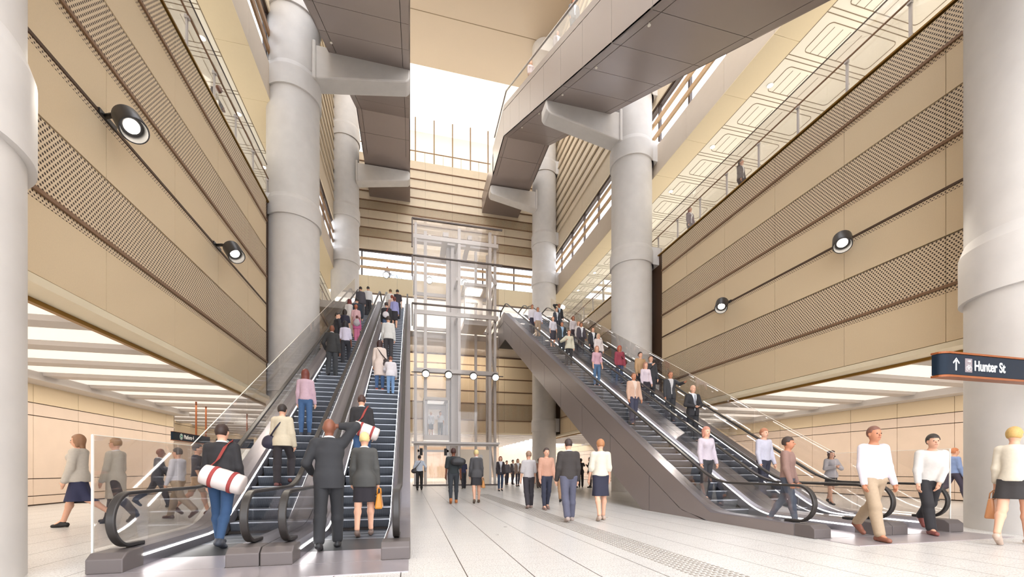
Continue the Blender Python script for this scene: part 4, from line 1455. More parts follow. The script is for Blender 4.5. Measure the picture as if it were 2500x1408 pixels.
    def arm(f, sd, g=0.0, t=1.0, k=0.03):
        sh, el, wr, df, sg = arms[sd]
        if t <= 0.5:
            f.cap(sh, sh + (el - sh) * t * 2, 0.046 * s * w + g, 0.045 * s * w + g, k); return
        f.cap(sh, el, 0.047 * s * w + g, 0.037 * s * w + g, k)
        e2 = el + (wr - el) * (t - 0.5) * 2
        f.cap(el, e2, 0.038 * s * w + g, (0.038 - 0.012 * (t - 0.5) * 2) * s + g, k)
    # ---------------- body
    f = Field(lo, hi, h)
    torso(f, -0.006)
    for sd in 'LR':
        leg(f, sd); arm(f, sd)
        hip, kn, an, fp = legs[sd]
        toe = an + np.array([0, 0.13 * math.cos(fp), -0.055 - heel * 0.8 + 0.13 * math.sin(fp)]) * s
        f.cap(an, toe, 0.036 * s, 0.030 * s, 0.02)
        sh, el, wr, df, sg = arms[sd]
        # palm, four fingers of different lengths, thumb leaving the side
        side = np.cross(df, np.array([0, 0, 1.0]));
        if np.linalg.norm(side) < 0.3: side = np.array([0, 1.0, 0])
        side = side / np.linalg.norm(side); nrm = np.cross(side, df)
        if abs(df[2]) > 0.6:
            side = np.array([0, 1.0, 0]); side = side - df * (side @ df); side /= np.linalg.norm(side); nrm = np.array([-sg * 1.0, 0, 0])
        palm = wr + df * 0.075 * s
        f.cap(wr, palm, 0.026 * s, 0.030 * s, 0.02)
        fr = max(0.0090, h * 0.62)
        if lod == 0:
            for i, L in enumerate((0.068, 0.078, 0.072, 0.058)):
                b0 = palm + side * (0.030 - 0.020 * i) * s
                m_ = b0 + df * L * 0.55 * s + nrm * 0.012 * s
                f.cap(b0, m_, fr, fr, 0.006); f.cap(m_, m_ + (df * 0.8 + nrm * 0.6) * L * 0.45 * s, fr, fr * 0.9, 0.005)
            b0 = wr + df * 0.03 * s + side * 0.026 * s
            f.cap(b0, b0 + (df * 0.6 + side * 0.75) * 0.055 * s, fr * 1.1, fr, 0.008)
        else:
            f.cap(palm, palm + (df + nrm * 0.3) * 0.07 * s, 0.026 * s, 0.018 * s, 0.02)
            b0 = wr + df * 0.03 * s + side * 0.02 * s
            f.cap(b0, b0 + (df * 0.6 + side * 0.7) * 0.05 * s, max(0.012, h * .6), max(.010, h * .6), 0.01)
    f.cap(T(0, -0.002, 0.53), Hd(0, -0.01, -0.07), 0.050 * s, 0.048 * s, 0.03)
    f.ell(Hd(0, -0.008, 0.015), np.array([0.076, 0.095, 0.108]) * s, 0.03)
    f.ell(Hd(0, 0.028, -0.052), np.array([0.052, 0.055, 0.062]) * s, 0.035)
    if lod < 2:
        f.cap(Hd(0, 0.086, 0.005), Hd(0, 0.108, -0.022), 0.009 * s, 0.014 * s, 0.012)
        for q in (-1, 1):
            f.ell(Hd(q * 0.076, -0.008, -0.005), np.array([0.012, 0.020, 0.030]) * s, 0.006)
        f.cap(Hd(-0.018, 0.082, -0.052), Hd(0.018, 0.082, -0.052), 0.010 * s, 0.010 * s, 0.01)
    sk = M[SKIN[skin]]
    body = f.mesh('body', sk, e)
    towards = math.cos(math.radians(face)) < 0.35 or abs(look) > 30
    if lod < 2 and towards:
        mb = MB()
        for q in (-1, 1):
            c = Hd(q * 0.031, 0.083, 0.008)
            mb.tube([c - np.array([0.005, 0, 0]) * s, c + np.array([0.005, 0, 0]) * s], 0.0075 * s, 8)
        mb.build('eyes', M['dark'], None).parent = body
        mb = MB(); c = Hd(0, 0.092, -0.053)
        mb.tube([c - np.array([0.02, 0.002, 0]) * s, c + np.array([0.02, -0.002, 0]) * s], 0.0045 * s, 6)
        mb.build('mouth', plain('lip_colour', (150, 80, 72), 0.5), None).parent = body
    # ---------------- hair
    if hairstyle != 'bald':
        f = Field(hc - 0.36, hc + 0.22, h)
        g = 0.016 * s if hairstyle != 'crop' else 0.009 * s
        f.ell(Hd(0, -0.018, 0.026), np.array([0.076, 0.092, 0.100]) * s + g, 0.02)
        c, sn = math.cos(lk), math.sin(lk)
        def cutter(X, Y, Z):
            px = (X - hc[0]) * c - (Y - hc[1]) * sn; py = (X - hc[0]) * sn + (Y - hc[1]) * c; pz = Z - hc[2]
            front = np.minimum(py - 0.035 * s, 0.058 * s - pz)              # the face stays free
            below = (-0.055 * s - 0.25 * py) - pz if hairstyle in ('short', 'crop') else (-0.13 * s) - pz
            cut = np.maximum(front, below)
            if hairstyle in ('short', 'crop'):      # trimmed round the ears
                ear = np.minimum(np.minimum(np.abs(px) - 0.060 * s, 0.022 * s - pz), py + 0.030 * s)
                cut = np.maximum(cut, ear)
            return cut
        f.clip(cutter)
        if hairstyle in ('long', 'bob'):
            L = 0.30 if hairstyle == 'long' else 0.15
            f.cap(Hd(0, -0.055, 0.0), Hd(0, -0.085, -L), 0.082 * s, 0.050 * s, 0.03, (1, 0.62))
            for q in (-1, 1): f.cap(Hd(q * 0.07, -0.02, 0.0), Hd(q * 0.078, -0.03, -L * 0.7), 0.028 * s, 0.022 * s, 0.03)
        if hairstyle == 'pony':
            f.cap(Hd(0, -0.10, 0.04), Hd(0, -0.125, -0.05), 0.030 * s, 0.034 * s, 0.02); f.cap(Hd(0, -0.125, -0.05), Hd(0, -0.11, -0.24), 0.034 * s, 0.012 * s, 0.02)
        if hairstyle == 'bun':
            f.ell(Hd(0, -0.105, 0.045), np.array([0.042, 0.036, 0.042]) * s, 0.015)
        if hairstyle == 'curly':
            rr = random.Random(n_people)
            for _ in range(26):
                t = rr.uniform(0, 2*PI); zz_ = rr.uniform(-0.16, 0.11)
                py = -0.02 + math.cos(t) * 0.085; px = math.sin(t) * 0.085
                if py > 0.035 and zz_ < 0.06: continue
                f.ell(Hd(px, py, zz_), np.array([0.036, 0.036, 0.036]) * s, 0.02)
        f.mesh('hair', plain('hair_%d_%d_%d' % tuple(hair), hair, 0.55, noise=0.25, nscale=60), e)
    # ---------------- lower garment
    if bk in ('trousers', 'jeans', 'shorts'):
        f = Field(lo, hi, h)
        gg = 0.010 if bk != 'trousers' else 0.015
        f.ell(pelv, np.array([0.160 * (1.04 if fem else 1) * w, 0.112, 0.135]) * s + gg, 0.05, -ln)
        f.ell(waist - [0, 0, 0.05 * s], np.array([(0.112 if fem else 0.128) * w, 0.088, 0.12]) * s + gg * 0.5, 0.05, -ln)
        for sd in 'LR': leg(f, sd, gg, 0.96, 0.03, wide=0.012 if bk == 'trousers' else 0.0)
        zt = zh + 0.028 * s
        f.clip(lambda X, Y, Z: Z - zt + 0 * X + 0 * Y)
        if bk == 'shorts':
            zk = zh - 0.36 * s; f.clip(lambda X, Y, Z: zk - Z + 0 * X + 0 * Y)
        f.mesh('trousers' if bk != 'shorts' else 'shorts', colour(bottom), e)
    elif bk in ('skirt', 'dress'):
        f = Field(lo, hi, h)
        zt = zh + 0.028 * s; zb = hem * s
        f.ell(pelv, np.array([0.162 * w, 0.114, 0.135]) * s + 0.006, 0.05, -ln)
        kx = (legs['L'][1][1] + legs['R'][1][1]) / 2; sp = abs(legs['L'][1][1] - legs['R'][1][1]) / 2
        f.cap(pelv - [0, 0, 0.03], [0, kx * 0.8, zb - 0.05], 0.104 * s, (0.104 if bk == 'skirt' else 0.125) * s + sp * 0.5, 0.03, (0, 1.45))
        for sd in 'LR': leg(f, sd, 0.010, 0.5, 0.04)
        f.clip(lambda X, Y, Z: np.maximum(Z - zt, zb - Z) + 0 * X + 0 * Y)
        f.mesh('skirt', colour(bottom), e)
    # ---------------- shoes
    for sd in 'LR':
        hip, kn, an, fp = legs[sd]
        f = Field(an - [0.12, 0.2, 0.24], an + [0.12, 0.3, 0.12], h)
        sole = an + np.array([0, 0, -0.055 * s - heel * 0.5])
        hl = sole + np.array([0, -0.045 * math.cos(fp), -0.045 * math.sin(fp)]) * s
        tt = sole + np.array([0, 0.155 * math.cos(fp), -heel * 0.6 / s + 0.155 * math.sin(fp)]) * s
        f.cap(hl, tt, 0.043 * s, 0.038 * s, 0.01); f.cap(an + np.array([0, 0.02, -0.03]) * s, (hl + tt) / 2 + np.array([0, 0.02, 0.012]) * s, 0.040 * s, 0.036 * s, 0.03)
        if heel < 0.03: f.cap(an, hl, 0.045 * s, 0.042 * s, 0.02)
        else: f.cap(hl, hl + [0, -0.01, -0.045], 0.022 * s, 0.017 * s, 0.02)
        f.clip(lambda X, Y, Z: (0.002 - Z) + 0 * X + 0 * Y)
        f.mesh('shoe', colour(shoes, 0.5), e)
    # ---------------- upper garment
    def upper(nm, rgb, g, zb, sl, boxy=0.0, openf=False, neckz=0.53):
        f = Field(lo, hi, h)
        torso(f, g, 0.05, boxy)
        if zb < -0.05:
            f.cap(pelv, T(0, 0, zb), 0.112 * s + g, 0.112 * s + g + 0.01, 0.06, (0, 1.38))
        z0 = zh + zb * s
        f.clip(lambda X, Y, Z: (z0 - Z) + 0 * X + 0 * Y)
        for sd in 'LR': arm(f, sd, g + 0.004, sl, 0.03)
        zn = T(0, 0, neckz)[2] + 0.012
        f.clip(lambda X, Y, Z: np.where(np.abs(X - neck[0]) < 0.115 * s, (Z - zn - 0.0 + 0.25 * (Y - neck[1])), -1.0) + 0 * Z)
        if openf:
            f.clip(lambda X, Y, Z: np.minimum((Y - neck[1] * 0.4 - 0.03 * s), (0.018 + 0.20 * np.maximum(0, Z - (zh + 0.22 * s))) * 1.0 * s - np.abs(X)) + 0 * Z)
        return f.mesh(nm, colour(rgb), e)
    if topk in ('suit', 'jacket', 'cardigan', 'coat'):
        zb = {'suit': -0.13, 'jacket': -0.05, 'cardigan': -0.12, 'coat': -0.42}[topk]
        upper({'suit': 'suit_jacket', 'coat': 'coat'}.get(topk, topk), top, 0.020, zb, sleeve, 0.016 if not fem else 0.004, openf=towards and topk != 'coat')
        upper('shirt', under or (240, 240, 242), 0.009, -0.02, 0.98 if sleeve > .9 else sleeve, 0.0, neckz=0.56)
    elif topk == 'dress':
        upper('dress_top', top, 0.010, 0.0, sleeve)
    else:
        upper({'shirt': 'shirt', 'tee': 'tee_shirt', 'blouse': 'blouse', 'sweater': 'sweater'}[topk], top, 0.016 if topk != 'sweater' else 0.026, 0.0 if topk != 'sweater' else -0.08, sleeve, 0.012)
    if tie:
        mb = MB(); a_ = T(0, 0.125, 0.50); b_ = T(0, 0.145, 0.18)
        mb.tube([a_, b_], [0.012 * s, 0.026 * s], 6); mb.build('tie', colour(tie), None).parent = e
    return e, arms, T, zh

def to_world(e, p):
    a = e.rotation_euler.z
    return Vector((e.location.x + p[0] * math.cos(a) - p[1] * math.sin(a), e.location.y + p[0] * math.sin(a) + p[1] * math.cos(a), e.location.z + p[2]))

def handbag(P, sd, rgb, label, name='handbag', w=0.34, hgt=0.24, d=0.13, drop=0.13, yaw=0.0):
    """Handbag hanging from a hand."""
    e, arms, T, zh = P
    wr, df = arms[sd][2], arms[sd][3]
    g = to_world(e, wr + df * 0.085 + np.array([arms[sd][4] * 0.02, 0, -0.01]))
    b = empty(name, g, label, 'bag')
    b.rotation_euler = (0, 0, e.rotation_euler.z + yaw)
    mb = MB()
    z0, z1 = -drop - hgt, -drop
    q = [(-w/2 * 1.08, -d/2, z0), (w/2 * 1.08, -d/2, z0), (w/2 * 1.08, d/2, z0), (-w/2 * 1.08, d/2, z0), (-w/2 * .85, -d/2 * .45, z1), (w/2 * .85, -d/2 * .45, z1), (w/2 * .85, d/2 * .45, z1), (-w/2 * .85, d/2 * .45, z1)]
    q = [(v[1], v[0], v[2]) for v in q]
    mb.add(q, [(0,3,2,1), (4,5,6,7), (0,1,5,4), (1,2,6,5), (2,3,7,6), (3,0,4,7)])
    o = mb.build('bag_body', plain('leather_%d_%d_%d' % tuple(rgb), rgb, 0.4, noise=0.08), None, bevel=0.025); o.parent = b
    for s_ in (-1, 1):
        pts = [(s_ * d * 0.25, -w * 0.22, z1 - 0.01), (s_ * d * 0.2, -w * 0.18, z1 + 0.08), (0, -0.02, -0.005), (0, 0.02, -0.005), (s_ * d * 0.2, w * 0.18, z1 + 0.08), (s_ * d * 0.25, w * 0.22, z1 - 0.01)]
        o = MB().tube(pts, 0.009, 8).build('handle', plain('leather_%d_%d_%d' % tuple(rgb), rgb), None, smooth=True); o.parent = b
    return b

def shoulder_bag(P, off, rgb, label, size=(0.30, 0.12, 0.30), name='shoulder_bag', strap=True, band=None):
    """Bag hanging on a strap across the body; off = bag centre relative to the torso."""
    e, arms, T, zh = P
    b = empty(name, to_world(e, (0, 0, 0)), label, 'bag'); b.rotation_euler = e.rotation_euler
    c = T(*off)
    F_ = Field(c - 0.45, c + 0.45, 0.018)
    w, d, hh = size
    F_.ell(c, (w / 2, d / 2, hh / 2), 0.02); F_.cap(c - np.array([w * 0.28, 0, hh * 0.12]), c + np.array([w * 0.28, 0, -hh * 0.12]), d * 0.5, None, 0.04)
    F_.mesh('bag_body', plain('leather_%d_%d_%d' % tuple(rgb), rgb, 0.5, noise=0.08), b)
    if strap:
        sx = -1 if off[0] > 0 else 1
        pts = [c + np.array([0, 0, hh * 0.35]), T(off[0] * 0.3, -0.145, 0.30), T(sx * 0.06, -0.10, 0.50), T(sx * 0.09, 0.0, 0.57), T(sx * 0.05, 0.11, 0.46), T(off[0] * 0.3, 0.15, 0.25), c + np.array([0, 0.03, hh * 0.3])]
        o = MB().tube(pts, 0.016, 8).build('strap', plain('strap_%d_%d_%d' % tuple(band or rgb), band or rgb), None, smooth=True); o.parent = b
    return b

def duffel(P, label, side=1):
    """White duffel with red bands, slung across the back."""
    e, arms, T, zh = P
    b = empty('duffel_bag', to_world(e, (0, 0, 0)), label, 'bag'); b.rotation_euler = e.rotation_euler
    c0 = T(-0.12 * side, -0.22, 0.10); c1 = T(0.34 * side, -0.20, -0.06)
    ax = Vector(c1 - c0); n = 20; R = 0.145
    u = ax.normalized().orthogonal().normalized(); w = ax.normalized().cross(u)
    prof = [(-0.06, 0.05), (-0.05, 0.11), (-0.02, 0.14), (0.05, R), (0.5, R * 1.06), (0.95, R), (1.02, 0.14), (1.05, 0.11), (1.06, 0.05)]
    def ringsurf(prof, nm, m):
        vs = []; fs = []
        for (t, r) in prof:
            for k in range(n):
                a = 2*PI*k/n; vs.append(Vector(c0) + ax * t + (u * math.cos(a) + w * math.sin(a)) * r)
        for i in range(len(prof) - 1):
            for k in range(n): fs.append((i*n+k, i*n+(k+1) % n, (i+1)*n+(k+1) % n, (i+1)*n+k))
        fs += [tuple(range(n)), tuple(range(len(vs) - n, len(vs)))]
        o = MB().add(vs, fs).build(nm, m, None, smooth=True); o.parent = b
    ringsurf(prof, 'bag_body', plain('duffel_canvas', (226, 212, 206), 0.7, noise=0.05))
    for t in (0.22, 0.72):
        ringsurf([(t, R * 1.0), (t, R * 1.10), (t + 0.09, R * 1.10), (t + 0.09, R * 1.0)], 'red_band', colour((186, 62, 58)))
    pts = [c0 + np.array([0.05 * side, 0.02, 0.10]), T(0.02 * side, -0.16, 0.30), T(0.10 * side, -0.12, 0.50), T(0.12 * side, 0.0, 0.575), T(0.06 * side, 0.13, 0.42), T(-0.12 * side, 0.15, 0.25), T(-0.20 * side, 0.02, 0.14), c0]
    vs = []
    for i, p in enumerate(pts):
        p = np.array(p); vs += [p + [0.028 * side, 0, 0.02], p - [0.028 * side, 0, 0.02]]
    fs = [(2*i, 2*i+1, 2*i+3, 2*i+2) for i in range(len(pts) - 1)]
    o = MB().add(vs, fs).build('strap', colour((170, 58, 50)), None); o.parent = b
    md = o.modifiers.new('thickness', 'SOLIDIFY'); md.thickness = 0.008; md.offset = 0
    return b

# ------------------------------------------------------------------ the crowd
BLK=(40,38,42); CHAR=(66,66,68); NAVY=(38,44,66); JEAN=(52,84,128); WHT=(238,236,232); CREAM=(226,214,190); TAN=(196,160,118)
R_=dict(skin='t')
# --- left concourse
p = person(-6.41, 10.13, 0.0, -95, 1.84, 'f', 'l', (150,110,80), 'bob', (206,194,178), 'sweater', 1.0, (44,46,82), 'skirt', 0.5, stride=24, lod=1, label='person in a beige top and navy skirt striding left, nearest the left column')
handbag(p, 'R', (40,38,42), 'small black handbag carried by the person in beige top at far left')
p = person(-6.17, 10.79, 0.0, -80, 1.84, 'f', 'l', (170,130,90), 'short', (214,202,184), 'coat', 1.0, (70,60,66), 'trousers', stride=20, lod=1, label='person in a pale beige coat walking just behind the navy skirt wearer')
person(-7.49, 14.95, 0.0, 72, 1.81, 'm', 'd', (120,70,50), 'crop', (56,58,74), 'suit', 1.0, (50,52,66), 'trousers', shoes=(40,34,34), stride=24, armR=(30,4,55,10), armL=(10,6,30,5), lod=1, lean=5, label='man in a navy suit striding right past the peach wall')
person(-5.28, 11.35, 0.0, -78, 1.67, 'm', 'l', (90,80,76), 'short', (232,228,236), 'shirt', 1.0, (196,166,134), 'trousers', shoes=(110,62,50), stride=22, lod=1, label='person in a white shirt and tan trousers beside the white information board')
person(-5.28, 12.26, 0.0, 75, 1.81, 'm', 'l', (96,90,92), 'short', (60,58,74), 'tee', 0.45, (200,160,120), 'shorts', shoes=(110,62,50), stride=20, lod=1, label='grey-haired person in a dark vest top in front of the information board')
# --- foot of the left escalators
p = person(-2.72, 7.05, 0.012, 2, 1.80, 'm', 'l', (52,34,28), 'crop', (44,42,44), 'jacket', 1.0, (44,80,124), 'jeans', shoes=(60,64,76), stride=-12, lod=0, label='man in a black jacket with red strap, stepping onto the left escalator')
duffel(p, 'white and red duffel bag slung over the man at the foot of the left escalator', 1)
p = person(-1.14, 6.5, 0.012, -4, 1.86, 'm', 'd', (60,40,34), 'bald', (48,48,52), 'suit', 1.0, (40,40,44), 'trousers', shoes=(24,22,24), stride=10, armL=(2,22,60,18), handR=(0.10,0.03,0.72), lod=0, thin=1.04, label='large bald man in a black suit holding his hand to his ear')
p = person(-0.76, 7.55, 0.012, 0, 1.72, 'f', 'l', (226,200,140), 'crop', (84,82,80), 'suit', 1.0, (44,38,46), 'skirt', 0.60, shoes=(120,96,84), stride=9, lod=0, label='blonde woman in a grey jacket and dark skirt at the escalator foot')
handbag(p, 'R', (214,140,44), 'orange handbag held by the blonde woman at the escalator foot', w=0.36, hgt=0.26, drop=0.10)
# --- riders on the escalator nearer the left wall
p = person(-2.59, 9.59, 0.80, 5, 1.68, 'f', 'l', (46,36,32), 'short', (218,200,168), 'sweater', 1.0, (48,40,44), 'trousers', shoes=(110,54,50), lod=0, step=1, label='woman in a cream knitted cardigan riding up near the glass screen')
shoulder_bag(p, (-0.24,-0.03,0.0), (44,40,56), 'dark shoulder bag at the left hip of the woman in the cream cardigan')
person(-2.61, 11.67, 2.00, 0, 1.70, 'f', 'l', (110,54,44), 'long', (206,168,180), 'blouse', 1.0, (58,96,146), 'jeans', shoes=(60,66,80), lod=1, label='woman with long auburn hair, pink top and blue jeans riding up')
person(-2.68, 15.83, 4.40, 0, 1.82, 'm', 'd', (110,66,50), 'bald', (52,50,50), 'suit', 1.0, (56,58,62), 'trousers', step=0, armL=(0,22,50,20), stride=6, lod=1, label='bald man in a charcoal suit with elbow out, halfway up the left escalator')
person(-2.43, 17.21, 5.20, 0, 1.66, 'f', 'd', (36,30,34), 'long', (214,206,226), 'blouse', 0.6, (50,50,58), 'trousers', lod=1, step=1, label='dark-haired woman in a pale lilac blouse beside the charcoal-suited man')
person(-2.83, 17.90, 5.60, 60, 1.80, 'm', 'l', (50,40,34), 'short', (46,46,52), 'suit', 1.0, (44,44,50), 'trousers', lod=1, look=40, label='man in a dark suit looking sideways on the left escalator')
person(-2.75, 19.29, 6.40, 0, 1.66, 'f', 'l', (44,34,32), 'bob', (44,42,62), 'tee', 0.4, (44,44,54), 'trousers', lod=2, label='woman in a navy short-sleeved top next to the man looking sideways')
person(-2.83, 21.37, 7.60, 0, 1.72, 'f', 'l', (120,54,48), 'long', (232,222,214), 'coat', 1.0, (226,214,206), 'trousers', lod=2, label='woman in a long white coat with red hair down her back')
person(-2.50, 21.37, 7.60, 0, 1.80, 'm', 'l', (44,38,36), 'short', (46,56,68), 'suit', 1.0, (48,50,58), 'trousers', lod=2, label='man in a dark blue checked jacket near the top of the left escalator')
person(-2.46, 20.68, 7.20, 0, 1.62, 'f', 'l', (170,100,72), 'pony', (228,176,178), 'tee', 0.4, (224,186,160), 'shorts', lod=2, label='woman in a pink top with ginger hair riding behind the checked jacket')
p = person(-2.37, 20.33, 7.00, 0, 1.20, 'f', 'l', (96,52,50), 'pony', (226,92,150), 'sweater', 1.0, (220,110,150), 'trousers', shoes=(214,60,120), lod=2, label='small child in bright pink riding up the left escalator')
shoulder_bag(p, (0,-0.18,0.30), (176,166,170), 'grey backpack on the small child in pink', size=(0.26,0.16,0.36), name='backpack', strap=False)
person(-2.71, 24.84, 9.60, 0, 1.80, 'm', 'l', (60,46,40), 'short', (84,80,88), 'suit', 1.0, (60,58,64), 'trousers', lod=2, label='man in a grey suit at the head of the left escalator')
person(-2.37, 25.53, 10.00, 0, 1.74, 'm', 'l', (40,34,32), 'short', (232,228,226), 'shirt', 1.0, (52,48,50), 'trousers', lod=2, label='man in a white shirt at the head of the left escalator')
# --- riders on the escalator beside the lift
p = person(-1.06, 9.93, 1.00, 0, 1.80, 'm', 'l', (70,46,40), 'crop', (44,42,44), 'jacket', 1.0, (50,88,136), 'jeans', shoes=(60,64,76), lod=0, step=1, label='man in a black jacket with a duffel bag riding up beside the lift')
duffel(p, 'white and red duffel bag slung behind the man riding up beside the lift', 1)
p = person(-1.00, 14.79, 3.80, 0, 1.70, 'f', 'l', (56,34,34), 'bob', (230,208,194), 'coat', 1.0, (56,92,140), 'jeans', shoes=(150,62,44), lod=1, label='woman in a long cream coat and jeans on the escalator beside the lift')
shoulder_bag(p, (0.23,-0.06,0.02), (52,42,40), 'large dark shoulder bag of the woman in the long cream coat')
person(-0.63, 14.44, 3.60, 0, 1.28, 'm', 'l', (104,60,44), 'short', (226,218,222), 'sweater', 1.0, (112,150,196), 'jeans', lod=1, armL=(40,20,30,0), label='child in a white sweater and light jeans beside the cream coat')
person(-0.87, 17.90, 5.60, 0, 1.82, 'm', 'l', (64,50,44), 'short', (222,218,212), 'sweater', 1.0, (58,54,58), 'trousers', lod=1, label='man in a white sweater and dark trousers, middle of the lift-side escalator')
p = person(-1.11, 21.02, 7.40, 0, 1.78, 'm', 'l', (60,44,40), 'short', (52,48,50), 'jacket', 1.0, (70,92,132), 'jeans', lod=2, label='man in a black jacket with a red strap, upper part of the lift-side escalator')
shoulder_bag(p, (-0.02,-0.2,0.18), (206,198,200), 'pale bag with a red strap on the upper lift-side escalator', band=(190,50,56))
person(-0.81, 23.10, 8.60, 0, 1.68, 'f', 'l', (120,60,50), 'pony', (158,156,214), 'blouse', 1.0, (48,42,50), 'skirt', 0.5, lod=2, label='woman in a lilac blouse and dark skirt with a long ponytail')
person(-1.11, 25.18, 9.80, 0, 1.76, 'm', 'l', (120,92,62), 'short', (232,226,218), 'shirt', 1.0, (52,48,52), 'trousers', lod=2, label='man in a cream shirt at the head of the lift-side escalator')
person(-0.98, 24.14, 9.20, 0, 1.62, 'f', 'l', (150,76,54), 'bun', (226,184,166), 'blouse', 1.0, (60,54,60), 'trousers', lod=2, label='woman in a peach top with a hair bun near the lift-side escalator head')
person(-0.72, 25.18, 9.80, 0, 1.78, 'm', 'l', (44,36,34), 'short', (62,52,58), 'tee', 0.45, (50,46,54), 'trousers', lod=2, label='man in a dark tee shirt at the head of the lift-side escalator')
# --- in the lift
person(1.50, 31.6, 3.65, 180, 1.72, 'f', 'l', (210,180,130), 'bun', WHT, 'cardigan', 1.0, (60,50,60), 'skirt', 0.52, stride=6, lod=1, under=(226,226,232), label='woman in a white cardigan and dark skirt standing in the lift car')
person(2.18, 31.5, 3.65, 168, 1.80, 'm', 'l', (56,40,34), 'short', (244,242,240), 'tee', 0.45, (44,42,44), 'trousers', armL=(5,8,15,0), handR=(0.03,0.14,0.56), lod=1, look=20, label='man in a white tee shirt and black trousers standing in the lift car')
# --- hall floor in front of the lift
p = person(0.51, 24.02, 0.0, 4, 1.92, 'm', 'l', (44,34,32), 'short', (206,216,230), 'shirt', 1.0, (44,40,40), 'trousers', stride=7, armR=(0,30,50,20), armL=(-5,20,50,10), lod=1, label='man in a pale blue shirt with hand on hip at the lift doors')
shoulder_bag(p, (-0.26,-0.03,0.02), (56,50,50), 'dark shoulder bag carried by the man in the pale blue shirt', size=(0.34,0.12,0.28))
p = person(1.44, 14.37, 0.0, 3, 1.88, 'm', 'd', (70,40,36), 'crop', (50,56,58), 'tee', 0.45, (56,60,66), 'jeans', shoes=(206,110,40), stride=15, lod=1, thin=1.05, label='man in a dark tee shirt and orange boots walking to the lift')
shoulder_bag(p, (0.14,-0.20,0.40), (48,46,48), 'black bag slung over the shoulder of the man in orange boots', size=(0.50,0.22,0.26), strap=False)
person(3.17, 25.47, 0.0, -10, 1.75, 'f', 'l', (44,36,34), 'bun', (40,40,72), 'tee', 0.4, (44,42,48), 'trousers', stride=6, lod=1, label='person in a navy top standing behind the man in orange boots')
p = person(2.23, 14.36, 0.0, 2, 1.79, 'f', 'l', (222,200,140), 'crop', (84,82,84), 'suit', 1.0, (52,48,52), 'skirt', 0.60, shoes=(110,84,64), stride=10, lod=1, label='blonde woman in a grey jacket and short skirt walking across the floor')
handbag(p, 'R', (190,126,56), 'tan handbag held by the blonde woman on the open floor', w=0.40, hgt=0.26, drop=0.08)
person(4.74, 22.06, 0.0, 182, 1.84, 'f', 'l', (140,90,70), 'bob', (60,50,54), 'cardigan', 1.0, (54,72,104), 'jeans', under=(214,212,216), stride=7, lod=1, label='woman in an open dark cardigan and jeans walking towards the viewer')
person(7.12, 30.90, 0.0, 175, 1.80, 'm', 'l', (60,50,50), 'short', (110,104,112), 'sweater', 1.0, (70,64,74), 'trousers', stride=7, lod=2, label='person in a grey top behind the open dark cardigan')
person(7.78, 31.64, 0.0, 150, 1.88, 'm', 'l', (60,50,50), 'short', (96,88,92), 'jacket', 1.0, (80,74,84), 'trousers', stride=7, lod=2, label='person in a dark grey jacket left of the woman with sunglasses')
person(7.16, 27.70, 0.0, 178, 1.85, 'f', 'l', (120,80,60), 'bob', (150,124,108), 'cardigan', 1.0, (66,62,76), 'jeans', stride=7, lod=2, label='woman in a taupe top with arms folded, near the bright exit')
person(3.44, 12.00, 0.0, 0, 1.68, 'm', 'l', (150,120,100), 'short', (198,190,190), 'tee', 0.5, (60,54,60), 'trousers', shoes=(160,130,120), stride=10, lod=1, label='person in a pale grey tee shirt left of the peach shirt')
person(9.88, 33.10, 0.0, 180, 1.92, 'm', 't', (50,44,44), 'short', (70,66,70), 'jacket', 1.0, (70,66,72), 'trousers', lod=2, label='distant person in dark clothes behind the pale grey tee shirt')
person(7.81, 24.93, 0.0, 185, 1.81, 'm', 'd', (60,44,40), 'short', (176,122,100), 'tee', 0.5, (96,76,70), 'trousers', stride=8, lod=2, label='person in a rust-brown tee shirt behind the peach shirt')
person(3.83, 11.51, 0.0, 180, 1.75, 'm', 'l', (70,54,50), 'short', (216,156,128), 'shirt', 1.0, (54,58,80), 'jeans', shoes=(150,116,106), stride=9, lod=1, label='person in a peach shirt and dark jeans in the middle of the floor')
person(5.31, 14.18, 0.0, 10, 1.68, 'm', 'l', (70,54,46), 'short', (120,96,78), 'shirt', 1.0, (186,140,98), 'trousers', shoes=(44,38,38), stride=10, lod=1, label='person in tan trousers mostly hidden behind the tall man in black')
person(3.43, 8.75, 0.0, 5, 1.82, 'm', 'l', (56,42,38), 'crop', (62,54,52), 'jacket', 1.0, (90,90,112), 'trousers', shoes=(170,150,140), stride=10, lod=1, thin=1.05, label='tall man in a dark brown jacket and grey trousers, centre of the floor')
person(10.83, 25.44, 0.0, 20, 1.85, 'f', 't', (40,34,34), 'bun', (52,46,50), 'sweater', 1.0, (56,50,54), 'trousers', stride=8, handR=(0.05,0.16,0.55), lod=1, label='woman all in black standing with a hand to her chin')
person(10.25, 24.94, 0.0, -20, 1.73, 'f', 'l', (50,44,44), 'bob', (110,110,124), 'tee', 0.5, (70,80,104), 'jeans', lod=2, label='person in jeans half hidden behind the tall man in black')
person(11.16, 24.72, 0.0, -60, 1.91, 'm', 't', (60,50,48), 'short', (96,86,84), 'jacket', 1.0, (70,60,60), 'trousers', handR=(0.05,0.2,0.35), lod=2, label='person in a taupe jacket facing the woman all in black')
person(4.19, 8.72, 0.0, 8, 1.78, 'f', 'l', (170,116,76), 'short', (222,212,192), 'blouse', 0.6, (44,44,66), 'skirt', 0.55, shoes=(200,170,150), stride=9, lod=1, thin=1.12, label='woman in a loose cream top and navy skirt, below the dark cladding')
